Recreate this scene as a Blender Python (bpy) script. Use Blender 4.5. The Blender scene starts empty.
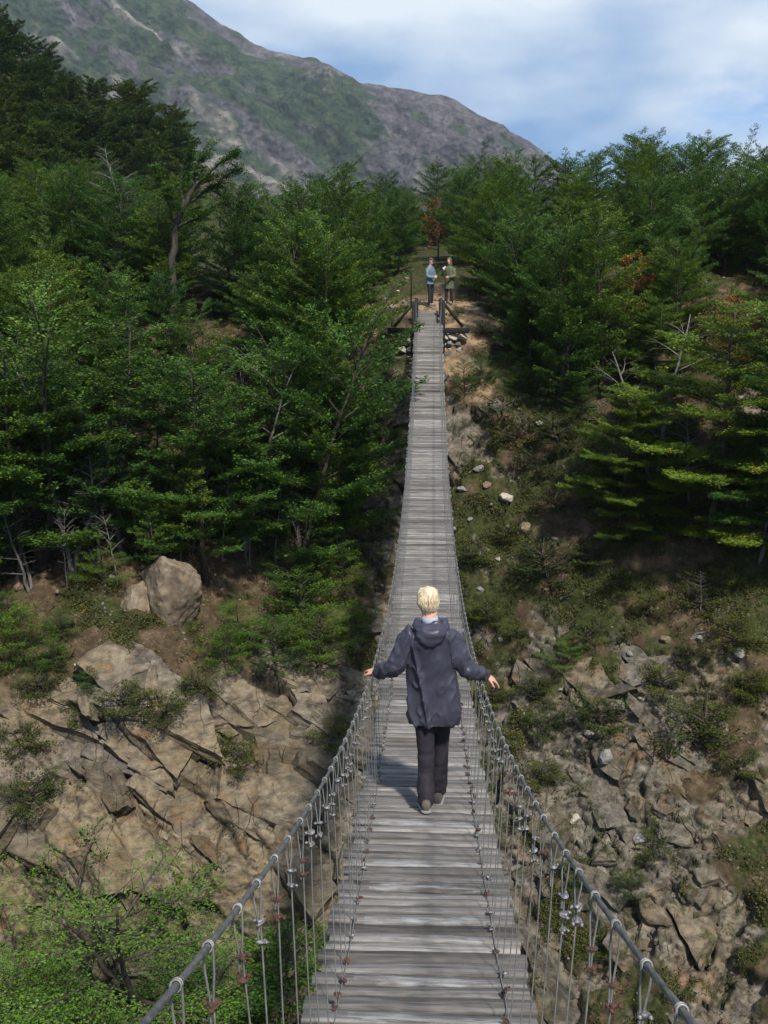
import bpy, math, random
import numpy as np
from mathutils import Vector, Matrix
from mathutils.bvhtree import BVHTree

rng = np.random.default_rng(7)
random.seed(7)
scene = bpy.context.scene
COL = scene.collection
R = math.radians

# ------------------------------------------------------------------ camera
FPX = 1000.0
PITCH = R(12.0)
YAW = R(2.5)            # turned to the left of the bridge axis
cam_d = bpy.data.cameras.new('camera')
cam = bpy.data.objects.new('camera', cam_d)
COL.objects.link(cam)
cam_d.sensor_fit = 'VERTICAL'
cam_d.sensor_height = 36.0
cam_d.lens = 36.0 * FPX / 1024.0
cam_d.clip_start = 0.05
cam_d.clip_end = 8000
cam.location = (0, 0, 0)
cam.rotation_euler = (math.pi / 2 - PITCH, 0, YAW)
scene.camera = cam
_rot = cam.rotation_euler.to_matrix()


def ray(px, py):
    v = _rot @ Vector(((px - 384) / FPX, -(py - 512) / FPX, -1.0))
    return v


def P(px, py, d):
    """point at ground distance d (along +Y) seen at a pixel"""
    v = ray(px, py)
    v = v * (d / v.y)
    return (v.x, v.y, v.z)


_ri = np.array(_rot.transposed())


def project(x, y, z):
    c = _ri @ np.array([x, y, z])
    return 384 + FPX * c[0] / -c[2], 512 - FPX * c[1] / -c[2]


# ------------------------------------------------------------------ helpers
def link(name, me, parent=None, mat=None):
    o = bpy.data.objects.new(name, me)
    COL.objects.link(o)
    if parent is not None:
        o.parent = parent
    if mat is not None and me is not None:
        me.materials.clear()
        me.materials.append(mat)
    return o


def tag(o, label=None, cat=None, group=None, kind=None):
    if label:
        o['label'] = label
    if cat:
        o['category'] = cat
    if group:
        o['group'] = group
    if kind:
        o['kind'] = kind
    return o


def empty(name, loc=(0, 0, 0), rz=0.0):
    o = bpy.data.objects.new(name, None)
    COL.objects.link(o)
    o.empty_display_size = 0.2
    o.location = loc
    o.rotation_euler = (0, 0, rz)
    return o


def np_mesh(name, V, F, smooth=False):
    """V (n,3); F (m,k) of one face size"""
    V = np.ascontiguousarray(V, dtype=np.float32)
    F = np.ascontiguousarray(F, dtype=np.int32)
    me = bpy.data.meshes.new(name)
    k = F.shape[1]
    me.vertices.add(len(V))
    me.vertices.foreach_set('co', V.ravel())
    me.loops.add(F.size)
    me.loops.foreach_set('vertex_index', F.ravel())
    me.polygons.add(len(F))
    me.polygons.foreach_set('loop_start', np.arange(0, F.size, k, dtype=np.int32))
    me.polygons.foreach_set('loop_total', np.full(len(F), k, dtype=np.int32))
    if smooth:
        me.polygons.foreach_set('use_smooth', np.ones(len(F), dtype=bool))
    me.update(calc_edges=True)
    me.validate()
    return me


def vattr(me, name, vals):
    a = me.attributes.new(name, 'FLOAT', 'POINT')
    a.data.foreach_set('value', np.ascontiguousarray(vals, dtype=np.float32))


class MB:
    """collects quads of tubes, boxes and prisms for one mesh"""

    def __init__(self):
        self.V = []
        self.F = []
        self.A = []
        self.n = 0

    def add(self, V, F, a=0.0):
        V = np.asarray(V, float)
        F = np.asarray(F, int)
        self.V.append(V)
        self.F.append(F + self.n)
        self.A.append(np.full(len(V), a))
        self.n += len(V)

    def tube(self, pts, rad, seg=6, cap=True, a=0.0, twist=None):
        V, F = tube_geo(pts, rad, seg, cap, twist)
        self.add(V, F, a)

    def box(self, c, s, rot=None, a=0.0, bev=0.0):
        sx, sy, sz = (q / 2 for q in s)
        if bev <= 0:
            V = np.array([[x, y, z] for z in (-sz, sz) for y in (-sy, sy) for x in (-sx, sx)], float)
            F = [[0, 2, 3, 1], [4, 5, 7, 6], [0, 1, 5, 4], [2, 6, 7, 3], [0, 4, 6, 2], [1, 3, 7, 5]]
        else:
            b = bev
            prof = [(-sy + b, -sz), (sy - b, -sz), (sy, -sz + b), (sy, sz - b), (sy - b, sz), (-sy + b, sz), (-sy, sz - b), (-sy, -sz + b)]
            V = []
            for x, k in ((-sx, 1), (-sx, 0), (sx, 0), (sx, 1)):
                V += [(x, y * (1), z) for y, z in prof]
            V = np.array(V, float)
            F = []
            m = 8
            V = np.vstack([V[8:24]])
            for i in range(m):
                j = (i + 1) % m
                F.append([i, j, m + j, m + i])
            for s0, rev in ((0, False), (m, True)):
                q = [[0, 7, 6, 5], [0, 5, 4, 1], [1, 4, 3, 2]]
                for t in q:
                    t = [s0 + w for w in t]
                    F.append(t[::-1] if rev else t)
        if rot is not None:
            V = V @ np.array(rot).T
        V = V + np.array(c)
        self.add(V, F, a)

    def build(self, name, mat=None, parent=None, smooth=False, attr=None):
        V = np.vstack(self.V)
        F = np.vstack(self.F)
        me = np_mesh(name, V, F, smooth)
        if attr:
            vattr(me, attr, np.concatenate(self.A))
        return link(name, me, parent, mat)


def tube_geo(pts, rad, seg=6, cap=True, twist=None):
    pts = np.asarray(pts, float)
    n = len(pts)
    rad = np.broadcast_to(np.asarray(rad, float), (n,)).copy()
    T = np.gradient(pts, axis=0)
    T /= np.linalg.norm(T, axis=1, keepdims=True) + 1e-12
    up = np.array([0, 0, 1.0])
    if abs(T[:, 2]).mean() > 0.8:
        up = np.array([1.0, 0, 0])
    A = np.cross(T, up)
    A /= np.linalg.norm(A, axis=1, keepdims=True) + 1e-12
    B = np.cross(T, A)
    th = np.linspace(0, 2 * math.pi, seg, endpoint=False)
    if twist is not None:
        amp, lobes, rate = twist
        s = np.concatenate([[0], np.cumsum(np.linalg.norm(np.diff(pts, axis=0), axis=1))])
        rr = rad[:, None] * (1 + amp * np.cos(lobes * (th[None] - rate * s[:, None])))
    else:
        rr = rad[:, None] * np.ones((1, seg))
    V = pts[:, None] + rr[..., None] * (np.cos(th)[None, :, None] * A[:, None] + np.sin(th)[None, :, None] * B[:, None])
    V = V.reshape(-1, 3)
    i = np.arange(n - 1)[:, None] * seg
    j = np.arange(seg)[None]
    k = (j + 1) % seg
    F = np.stack([i + j, i + k, i + seg + k, i + seg + j], -1).reshape(-1, 4)
    if cap:
        c0, c1 = len(V), len(V) + 1
        V = np.vstack([V, pts[0], pts[-1]])
        ex = []
        for a in range(0, seg, 2):
            ex.append([c0, (a + 2) % seg, (a + 1) % seg, a])
            o = (n - 1) * seg
            ex.append([c1, o + a, o + (a + 1) % seg, o + (a + 2) % seg])
        if seg % 2 == 0:
            F = np.vstack([F, np.array(ex)])
    return V, F


def copy_tree(o, parent=None):
    c = o.copy()
    COL.objects.link(c)
    c.parent = parent
    for ch in list(o.children):
        copy_tree(ch, c)
    return c


# ------------------------------------------------------------------ noise
def h3(ix, iy, iz, s):
    ix = ix.astype(np.int64).astype(np.uint32)
    iy = iy.astype(np.int64).astype(np.uint32)
    iz = iz.astype(np.int64).astype(np.uint32)
    h = ix * np.uint32(374761393) + iy * np.uint32(668265263) + iz * np.uint32(2147483647) + np.uint32((s * 1274126177) & 0xffffffff)
    h = (h ^ (h >> np.uint32(13))) * np.uint32(1274126177)
    h = h ^ (h >> np.uint32(16))
    h = h * np.uint32(2246822519)
    h = h ^ (h >> np.uint32(15))
    return (h & np.uint32(0xffffff)).astype(np.float32) / 16777216.0


def vnoise(p, s=0):
    """value noise -1..1 at points p (n,3)"""
    p = p.astype(np.float32)
    i = np.floor(p)
    f = p - i
    f = f * f * f * (f * (f * 6 - 15) + 10)
    out = 0
    for dz in (0, 1):
        wz = f[:, 2] if dz else 1 - f[:, 2]
        for dy in (0, 1):
            wy = f[:, 1] if dy else 1 - f[:, 1]
            for dx in (0, 1):
                wx = f[:, 0] if dx else 1 - f[:, 0]
                out = out + wx * wy * wz * h3(i[:, 0] + dx, i[:, 1] + dy, i[:, 2] + dz, s)
    return out * 2 - 1


def fbm(p, s=0, octv=4, gain=0.5, lac=2.03):
    o = 0
    a = 1.0
    t = 0
    for k in range(octv):
        o = o + a * vnoise(p, s + k * 17)
        t += a
        a *= gain
        p = p * lac + 3.17
    return o / t


def worley(p, s=0):
    """F1, F2, id-random(3), vector to the feature point"""
    p = p.astype(np.float32)
    n = len(p)
    i = np.floor(p)
    F1 = np.full(n, 9e9, np.float32)
    F2 = np.full(n, 9e9, np.float32)
    C = np.zeros((n, 3), np.float32)
    I = np.zeros((n, 3), np.float32)
    for dz in (-1, 0, 1):
        for dy in (-1, 0, 1):
            for dx in (-1, 0, 1):
                a = i[:, 0] + dx
                b = i[:, 1] + dy
                c = i[:, 2] + dz
                q = np.stack([a + h3(a, b, c, s + 1), b + h3(a, b, c, s + 2), c + h3(a, b, c, s + 3)], 1)
                d = ((q - p) ** 2).sum(1)
                m = d < F1
                F2 = np.where(m, F1, np.minimum(F2, d))
                F1 = np.where(m, d, F1)
                C[m] = q[m]
                I[m] = np.stack([a, b, c], 1)[m]
    rnd = np.stack([h3(I[:, 0], I[:, 1], I[:, 2], s + 11 + k) for k in range(4)], 1)
    return np.sqrt(F1), np.sqrt(F2), rnd, p - C


def sstep(a, b, x):
    t = np.clip((x - a) / (b - a), 0, 1)
    return t * t * (3 - 2 * t)


# ------------------------------------------------------------------ materials
class NT:
    def __init__(self, name):
        self.m = bpy.data.materials.new(name)
        self.m.use_nodes = True
        self.t = self.m.node_tree
        self.t.nodes.clear()

    def n(self, typ, **kw):
        nd = self.t.nodes.new(typ)
        for k, v in kw.items():
            if k.startswith('i_'):
                key = k[2:]
                key = int(key) if key.isdigit() else key.replace('_', ' ')
                nd.inputs[key].default_value = v
            else:
                setattr(nd, k, v)
        return nd

    def l(self, a, b):
        self.t.links.new(a, b)

    def noise(self, vec, scale, detail=4, rough=0.55, dist=0.0):
        nd = self.n('ShaderNodeTexNoise')
        nd.inputs['Scale'].default_value = scale
        nd.inputs['Detail'].default_value = detail
        nd.inputs['Roughness'].default_value = rough
        nd.inputs['Distortion'].default_value = dist
        if vec is not None:
            self.l(vec, nd.inputs['Vector'])
        return nd.outputs['Fac']

    def vor(self, vec, scale, feat='F1', out='Distance'):
        nd = self.n('ShaderNodeTexVoronoi', feature=feat)
        nd.inputs['Scale'].default_value = scale
        self.l(vec, nd.inputs['Vector'])
        return nd.outputs[out]

    def ramp(self, fac, stops, interp='LINEAR'):
        nd = self.n('ShaderNodeValToRGB')
        cr = nd.color_ramp
        cr.interpolation = interp
        while len(cr.elements) < len(stops):
            cr.elements.new(0.5)
        for e, (p, c) in zip(cr.elements, stops):
            e.position = p
            e.color = (*c, 1) if len(c) == 3 else c
        self.l(fac, nd.inputs[0])
        return nd.outputs[0]

    def fr(self, fac, a, b):
        nd = self.n('ShaderNodeMapRange', clamp=True)
        nd.inputs['From Min'].default_value = a
        nd.inputs['From Max'].default_value = b
        self.l(fac, nd.inputs['Value'])
        return nd.outputs[0]

    def mix(self, fac, a, b, mode='MIX'):
        nd = self.n('ShaderNodeMix', data_type='RGBA', blend_type=mode)
        for sock, v in ((nd.inputs[0], fac), (nd.inputs[6], a), (nd.inputs[7], b)):
            if isinstance(v, (int, float)):
                sock.default_value = v
            elif isinstance(v, tuple):
                sock.default_value = (*v, 1) if len(v) == 3 else v
            else:
                self.l(v, sock)
        return nd.outputs[2]

    def math(self, op, a, b=0.0):
        nd = self.n('ShaderNodeMath', operation=op)
        for sock, v in ((nd.inputs[0], a), (nd.inputs[1], b)):
            if isinstance(v, (int, float)):
                sock.default_value = v
            else:
                self.l(v, sock)
        return nd.outputs[0]

    def attr(self, name):
        return self.n('ShaderNodeAttribute', attribute_name=name).outputs['Fac']

    def bump(self, h, strength=0.5, dist=0.05, nrm=None):
        nd = self.n('ShaderNodeBump')
        nd.inputs['Strength'].default_value = strength
        nd.inputs['Distance'].default_value = dist
        self.l(h, nd.inputs['Height'])
        if nrm is not None:
            self.l(nrm, nd.inputs['Normal'])
        return nd.outputs[0]

    def out(self, col, rough=0.8, normal=None, metal=0.0, spec=0.3, transl=None):
        b = self.n('ShaderNodeBsdfPrincipled')
        if isinstance(col, tuple):
            b.inputs['Base Color'].default_value = (*col, 1)
        else:
            self.l(col, b.inputs['Base Color'])
        if isinstance(rough, (int, float)):
            b.inputs['Roughness'].default_value = rough
        else:
            self.l(rough, b.inputs['Roughness'])
        b.inputs['Metallic'].default_value = metal
        b.inputs['Specular IOR Level'].default_value = spec
        if normal is not None:
            self.l(normal, b.inputs['Normal'])
        o = self.n('ShaderNodeOutputMaterial')
        sh = b.outputs[0]
        if transl is not None:
            tr = self.n('ShaderNodeBsdfTranslucent')
            if isinstance(transl[1], tuple):
                tr.inputs[0].default_value = (*transl[1], 1)
            else:
                self.l(transl[1], tr.inputs[0])
            mx = self.n('ShaderNodeMixShader')
            mx.inputs[0].default_value = transl[0]
            self.l(b.outputs[0], mx.inputs[1])
            self.l(tr.outputs[0], mx.inputs[2])
            sh = mx.outputs[0]
        self.l(sh, o.inputs['Surface'])
        return self.m

    def pos(self):
        return self.n('ShaderNodeNewGeometry').outputs['Position']

    def obj(self):
        return self.n('ShaderNodeTexCoord').outputs['Object']

    def mapping(self, vec, scale=(1, 1, 1), rot=(0, 0, 0)):
        nd = self.n('ShaderNodeMapping')
        nd.inputs['Scale'].default_value = scale
        nd.inputs['Rotation'].default_value = rot
        self.l(vec, nd.inputs['Vector'])
        return nd.outputs[0]


def mat_terrain():
    t = NT('slope_ground')
    p = t.pos()
    rock = t.attr('rock')
    veg = t.attr('veg')
    tan = t.attr('tan')
    pw = t.mapping(p, (1, 1, 1), (0.5, 0.3, 0.6))
    n1 = t.noise(p, 0.55, 6, 0.6)
    n2 = t.noise(p, 3.5, 8, 0.65)
    n3 = t.noise(p, 16, 6, 0.7)
    st = t.noise(t.mapping(p, (1.2, 1.2, 5.0), (0.35, 0.75, 0.3)), 1.3, 7, 0.65)
    grey = t.ramp(n2, [(0.3, (0.065, 0.055, 0.043)), (0.5, (0.145, 0.125, 0.10)), (0.7, (0.25, 0.225, 0.185))])
    ochre = t.ramp(n2, [(0.28, (0.095, 0.072, 0.042)), (0.5, (0.20, 0.152, 0.090)), (0.72, (0.30, 0.25, 0.17))])
    rc = t.mix(tan, grey, ochre)
    # rusty stain streaks and dark lichen
    rc = t.mix(t.math('MULTIPLY', t.fr(t.noise(pw, 0.9, 5, 0.6), 0.56, 0.7), 0.65), rc, (0.22, 0.11, 0.045))
    rc = t.mix(t.math('MULTIPLY', t.fr(st, 0.48, 0.66), 0.85), rc, (0.055, 0.05, 0.043))
    rc = t.mix(t.math('MULTIPLY', t.fr(n3, 0.55, 0.72), 0.4), rc, (0.33, 0.31, 0.27))
    rc = t.mix(t.fr(t.attr('crack'), 0.15, 0.9), rc, (0.03, 0.026, 0.02))  # dark joints and slab tone; on the hill, painted cloud shade
    # hairline fractures: long thin joints in two directions, broken up by noise
    dn = t.n('ShaderNodeTexNoise')
    dn.inputs['Scale'].default_value = 1.6
    dn.inputs['Detail'].default_value = 2
    t.l(p, dn.inputs['Vector'])
    dv = t.n('ShaderNodeVectorMath', operation='SCALE')
    dv.inputs['Scale'].default_value = 0.30
    t.l(dn.outputs['Color'], dv.inputs[0])
    pv = t.n('ShaderNodeVectorMath', operation='ADD')
    t.l(p, pv.inputs[0])
    t.l(dv.outputs[0], pv.inputs[1])
    wv = pv.outputs[0]
    f1 = t.fr(t.vor(t.mapping(wv, (2.2, 1.2, 0.55), (0.2, 0.62, 0.0)), 0.9, 'DISTANCE_TO_EDGE'), 0.022, 0.0)
    f2 = t.fr(t.vor(t.mapping(wv, (1.0, 2.0, 2.6), (0.1, 0.5, 0.5)), 1.5, 'DISTANCE_TO_EDGE'), 0.03, 0.0)
    fk = t.math('MULTIPLY', f1, t.fr(t.noise(p, 0.9, 3), 0.50, 0.62))
    rc = t.mix(t.math('MULTIPLY', fk, 0.6), rc, (0.028, 0.023, 0.017))
    # moss creeping over the rock
    mk = t.math('MULTIPLY', t.math('MULTIPLY', t.fr(t.noise(p, 2.1, 8, 0.75), 0.52, 0.6), t.attr('moss')), 0.9)
    soil = t.ramp(t.noise(p, 2.4, 8, 0.7), [(0.3, (0.032, 0.022, 0.013)), (0.52, (0.080, 0.055, 0.032)), (0.72, (0.175, 0.125, 0.078))])
    pebb = t.vor(p, 14, 'F1')
    soil = t.mix(t.math('MULTIPLY', t.fr(pebb, 0.28, 0.15), t.fr(n2, 0.48, 0.6)), soil, (0.20, 0.17, 0.13))
    moss = t.ramp(t.noise(p, 7, 6, 0.7), [(0.3, (0.012, 0.018, 0.006)), (0.5, (0.032, 0.040, 0.012)), (0.68, (0.080, 0.076, 0.024))])
    g = t.mix(veg, soil, moss)
    rc = t.mix(mk, rc, moss)
    path = t.attr('path')
    pc = t.ramp(n2, [(0.3, (0.16, 0.105, 0.055)), (0.7, (0.36, 0.26, 0.16))])
    g = t.mix(path, g, pc)
    c = t.mix(rock, g, rc)
    h = t.math('ADD', t.math('MULTIPLY', n2, 0.8), t.math('MULTIPLY', n3, 0.45))
    h = t.math('ADD', h, t.math('MULTIPLY', st, 0.5))
    h = t.math('SUBTRACT', h, t.math('MULTIPLY', t.math('MULTIPLY', fk, rock), 0.8))
    return t.out(c, 0.9, t.bump(h, 0.9, 0.055), spec=0.15)


def mat_mountain():
    t = NT('mountain_rock')
    p = t.pos()
    s = t.mapping(p, (1, 1, 1), (0, 0, 0))
    g = t.attr('green')
    n1 = t.noise(p, 0.012, 8, 0.65)
    n2 = t.math('ADD', t.math('MULTIPLY', t.noise(p, 0.035, 10, 0.72), 0.6), t.math('MULTIPLY', t.noise(t.mapping(p, (1, 0.4, 0.22)), 0.06, 9, 0.7), 0.4))
    rock = t.ramp(n2, [(0.36, (0.030, 0.029, 0.034)), (0.5, (0.078, 0.072, 0.076)), (0.64, (0.19, 0.175, 0.17))])
    scree = t.ramp(n2, [(0.36, (0.10, 0.09, 0.08)), (0.5, (0.20, 0.18, 0.155)), (0.64, (0.42, 0.39, 0.34))])
    rock = t.mix(t.attr('scree'), rock, scree)
    grn = t.ramp(t.noise(p, 0.045, 9, 0.75), [(0.36, (0.008, 0.020, 0.011)), (0.5, (0.028, 0.050, 0.022)), (0.64, (0.070, 0.090, 0.042))])
    c = t.mix(g, rock, grn)
    h = t.math('ADD', n2, t.math('MULTIPLY', t.vor(p, 0.12, 'F1'), 0.5))
    return t.out(c, 0.95, t.bump(h, 1.0, 10.0), spec=0.1)


def mat_leaf(name, dark, mid, light, accent=None, transl=0.28):
    t = NT(name)
    a = t.attr('tone')
    oi = t.n('ShaderNodeObjectInfo').outputs['Random']
    c = t.ramp(a, [(0.0, dark), (0.5, mid), (0.97, light)] + ([(1.0, accent)] if accent else []))
    f = t.ramp(oi, [(0, (0.62, 0.78, 0.85)), (0.35, (0.92, 0.95, 0.85)), (0.7, (1.15, 1.05, 0.8)), (1, (1.6, 1.25, 0.75))])
    c = t.mix(1.0, c, f, 'MULTIPLY')
    return t.out(c, 0.55, spec=0.25, transl=(transl, c))


def mat_bark(name, a, b, scale=8):
    t = NT(name)
    o = t.obj()
    n = t.noise(t.mapping(o, (1, 1, 0.25)), scale, 6, 0.7)
    c = t.ramp(n, [(0.3, a), (0.7, b)])
    return t.out(c, 0.9, t.bump(n, 0.6, 0.02), spec=0.1)


def mat_simple(name, a, b, scale=10, rough=0.8, metal=0.0, bump=0.3, dist=0.01, spec=0.3, rotscale=(1, 1, 1), ):
    t = NT(name)
    o = t.mapping(t.obj(), rotscale)
    n = t.noise(o, scale, 6, 0.65)
    c = t.ramp(n, [(0.3, a), (0.7, b)])
    return t.out(c, rough, t.bump(n, bump, dist), metal=metal, spec=spec)


def mat_plank():
    t = NT('weathered_plank_wood')
    p = t.pos()
    a = t.attr('tone')
    g = t.noise(t.mapping(p, (1.0, 16, 16)), 2.2, 8, 0.7, 0.4)
    g2 = t.noise(t.mapping(p, (0.6, 4, 4)), 3.0, 5, 0.6)
    blot = t.noise(p, 3.2, 5, 0.6)
    c = t.ramp(g, [(0.28, (0.058, 0.054, 0.049)), (0.5, (0.165, 0.158, 0.147)), (0.72, (0.32, 0.31, 0.295))])
    c = t.mix(t.math('MULTIPLY', t.fr(g2, 0.5, 0.75), 0.5), c, (0.12, 0.095, 0.07))
    c = t.mix(t.math('MULTIPLY', t.fr(blot, 0.55, 0.75), 0.35), c, (0.40, 0.37, 0.33))
    sx = t.n('ShaderNodeSeparateXYZ')
    t.l(p, sx.inputs[0])
    ax_ = t.math('ABSOLUTE', t.math('ADD', sx.outputs[0], -0.01))
    pm = t.math('MULTIPLY', t.attr('paint'), t.fr(ax_, 0.36, 0.345))
    pm = t.math('MULTIPLY', pm, t.fr(t.noise(t.mapping(p, (1, 6, 6)), 5, 6, 0.7), 0.46, 0.66))
    tn = t.ramp(a, [(0, (0.42, 0.39, 0.37)), (0.5, (0.95, 0.93, 0.92)), (1, (1.55, 1.5, 1.45))])
    c = t.mix(1.0, c, tn, 'MULTIPLY')
    c = t.mix(t.math('MULTIPLY', pm, 0.6), c, (0.42, 0.43, 0.43))
    return t.out(c, 0.82, t.bump(g, 0.7, 0.006), spec=0.25)


M = {}
M['terrain'] = mat_terrain()
M['mountain'] = mat_mountain()
M['leaf'] = mat_leaf('beech_leaves', (0.020, 0.055, 0.008), (0.062, 0.14, 0.020), (0.17, 0.26, 0.036))
M['leaf_far'] = mat_leaf('hill_tree_leaves', (0.022, 0.042, 0.008), (0.052, 0.095, 0.014), (0.10, 0.15, 0.022))
M['leaf_bright'] = mat_leaf('pad_leaves', (0.030, 0.07, 0.012), (0.075, 0.15, 0.022), (0.16, 0.25, 0.040), (0.5, 0.3, 0.02))
M['leaf_young'] = mat_leaf('young_leaves', (0.045, 0.10, 0.015), (0.10, 0.20, 0.028), (0.19, 0.30, 0.05))
M['leaf_red'] = mat_leaf('autumn_leaves', (0.09, 0.07, 0.02), (0.32, 0.13, 0.025), (0.60, 0.22, 0.04))
M['leaf_rust'] = mat_leaf('rusty_leaves', (0.06, 0.05, 0.02), (0.22, 0.095, 0.03), (0.42, 0.17, 0.04))
M['shrub'] = mat_leaf('shrub_leaves', (0.02, 0.035, 0.008), (0.05, 0.08, 0.016), (0.12, 0.14, 0.03))
M['moss'] = mat_leaf('ground_plant_leaves', (0.045, 0.030, 0.015), (0.045, 0.055, 0.014), (0.12, 0.11, 0.028), (0.25, 0.15, 0.06), 0.15)
M['bark'] = mat_bark('dark_bark', (0.03, 0.024, 0.018), (0.10, 0.085, 0.07))
M['bark_pale'] = mat_bark('pale_bark', (0.09, 0.08, 0.07), (0.25, 0.235, 0.21))
M['deadwood'] = mat_bark('grey_deadwood', (0.09, 0.08, 0.072), (0.22, 0.205, 0.19))
M['plank'] = mat_plank()
M['strip'] = mat_simple('worn_white_paint', (0.20, 0.19, 0.18), (0.50, 0.50, 0.49), 9, 0.9, bump=0.6, rotscale=(0.4, 1, 1))
M['steel'] = mat_simple('galvanised_cable', (0.085, 0.085, 0.08), (0.22, 0.22, 0.21), 30, 0.5, 0.45, 0.3, 0.002)
M['wire'] = mat_simple('galvanised_wire', (0.15, 0.15, 0.14), (0.31, 0.31, 0.29), 20, 0.5, 0.35)
M['clip'] = mat_simple('zinc_clip', (0.10, 0.09, 0.09), (0.34, 0.33, 0.33), 30, 0.5, 0.5)
M['rust'] = mat_simple('rusty_iron', (0.04, 0.024, 0.018), (0.12, 0.06, 0.04), 40, 0.85, 0.1)
M['timber'] = mat_simple('tarred_timber', (0.006, 0.0055, 0.005), (0.022, 0.02, 0.018), 6, 0.8, rotscale=(1, 1, 0.2))

# ------------------------------------------------------------------ bridge curve
def deck_h(d):          # depth of the deck below the camera at distance d
    a = 0.0115 if d < 15.5 else 0.0072
    return 4.75 - a * (d - 15.5) ** 2


def deck_z(d):
    return -deck_h(min(d, DECK_END)) if d < DECK_END else -deck_h(DECK_END) + (d - DECK_END) * 0.26


DECK_END = 38.5


def rail_z(d):
    return deck_z(d) + 1.0 + 0.36 * math.exp(-(d - 1.0) / 4.0)


def rail_x(d):
    return 0.44 + 0.05 * max(0.0, (d - 34) / 5.0) ** 2


# ------------------------------------------------------------------ terrain
CT = []
for px, rows in {
    -420: [(1024, 21), (850, 23), (700, 25.5), (620, 29), (560, 32), (420, 38), (300, 48), (200, 75)],
    -170: [(1024, 22), (850, 24), (700, 26.2), (620, 29), (560, 31.5), (420, 37), (300, 46)],
    0: [(1024, 22.5), (850, 24.0), (700, 26.2), (620, 29), (560, 31.5), (420, 37), (300, 46), (245, 70)],
    160: [(1024, 23), (850, 24.3), (720, 26.2), (640, 28.5), (590, 30), (540, 32), (430, 37), (320, 45), (262, 62)],
    290: [(1024, 23.6), (850, 25.2), (740, 27.6), (650, 31), (520, 34.5), (420, 38), (330, 43), (262, 58)],
    375: [(1024, 24), (850, 26.2), (700, 29.6), (600, 33), (480, 36), (385, 38.3), (335, 40), (312, 43), (270, 55)],
    428: [(1024, 24.4), (700, 31), (560, 34), (400, 37.4), (348, 38.6), (315, 40), (301, 42), (272, 50), (250, 65)],
    480: [(1024, 24), (850, 26.5), (720, 29.5), (600, 32.5), (500, 34.5), (400, 36.9), (345, 39), (300, 44), (262, 56)],
    600: [(1024, 22.8), (850, 25.5), (720, 28), (600, 31), (480, 33.6), (400, 36), (340, 39), (270, 48), (235, 62)],
    768: [(1024, 21.5), (850, 24.4), (720, 27), (600, 29.5), (500, 31.5), (420, 34), (340, 37), (270, 47), (230, 62)],
    980: [(1024, 20.5), (850, 23.4), (720, 26), (600, 28.5), (500, 31), (420, 34), (340, 37), (270, 47), (230, 62)],
    1250: [(1024, 19.5), (720, 25), (500, 30), (340, 36), (230, 62)],
}.items():
    for py, d in rows:
        CT.append(P(px, py, d))
# wooded hill on the left, far away, and the ground that drops behind it
CT += [P(0, 42, 140), P(-250, -110, 142), P(85, 108, 126), P(150, 172, 113), P(205, 232, 104), P(60, 150, 100), P(-60, 120, 100)]
CT += [P(300, 262, 95), P(428, 262, 90), P(600, 252, 85), P(768, 245, 85), P(1000, 240, 85)]
for x in (-60, -30, 0, 30, 70):
    CT.append((x, 190, -6.0))
    CT.append((x, 12, -27.0))
    CT.append((x, 5, -24.0))
    CT.append((x, -3, -8.0))
    CT.append((x, -25, -2.6))
for x in (-300, 300):
    for y in (-25, 60, 190, 500):
        CT.append((x, y, 4.0))
CT += [(0, 500, -8), (0, 900, -8), (-300, 900, -8), (300, 900, -8), (0, -300, 0)]
CT = np.array(CT)
_c = 1.2


def _phi(r2):
    return np.sqrt(r2 + _c * _c)


_n = len(CT)
_A = _phi(((CT[:, None, :2] - CT[None, :, :2]) ** 2).sum(-1)) + 0.35 * -np.eye(_n)
_W = np.linalg.solve(_A, CT[:, 2] - CT[:, 2].mean())


def H(x, y):
    x = np.atleast_1d(np.asarray(x, float))
    y = np.atleast_1d(np.asarray(y, float))
    z = np.full(x.shape, CT[:, 2].mean())
    for k in range(_n):
        z = z + _W[k] * _phi((x - CT[k, 0]) ** 2 + (y - CT[k, 1]) ** 2)
    # trampled shelf for the bridge end and the footpath
    return z


def axis(segs):
    out = [segs[0][0]]
    for a, b, s in segs:
        x = a
        n = max(1, int(round((b - a) / s)))
        out += list(a + (b - a) * (np.arange(1, n + 1) / n))
    return np.array(out)


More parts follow.
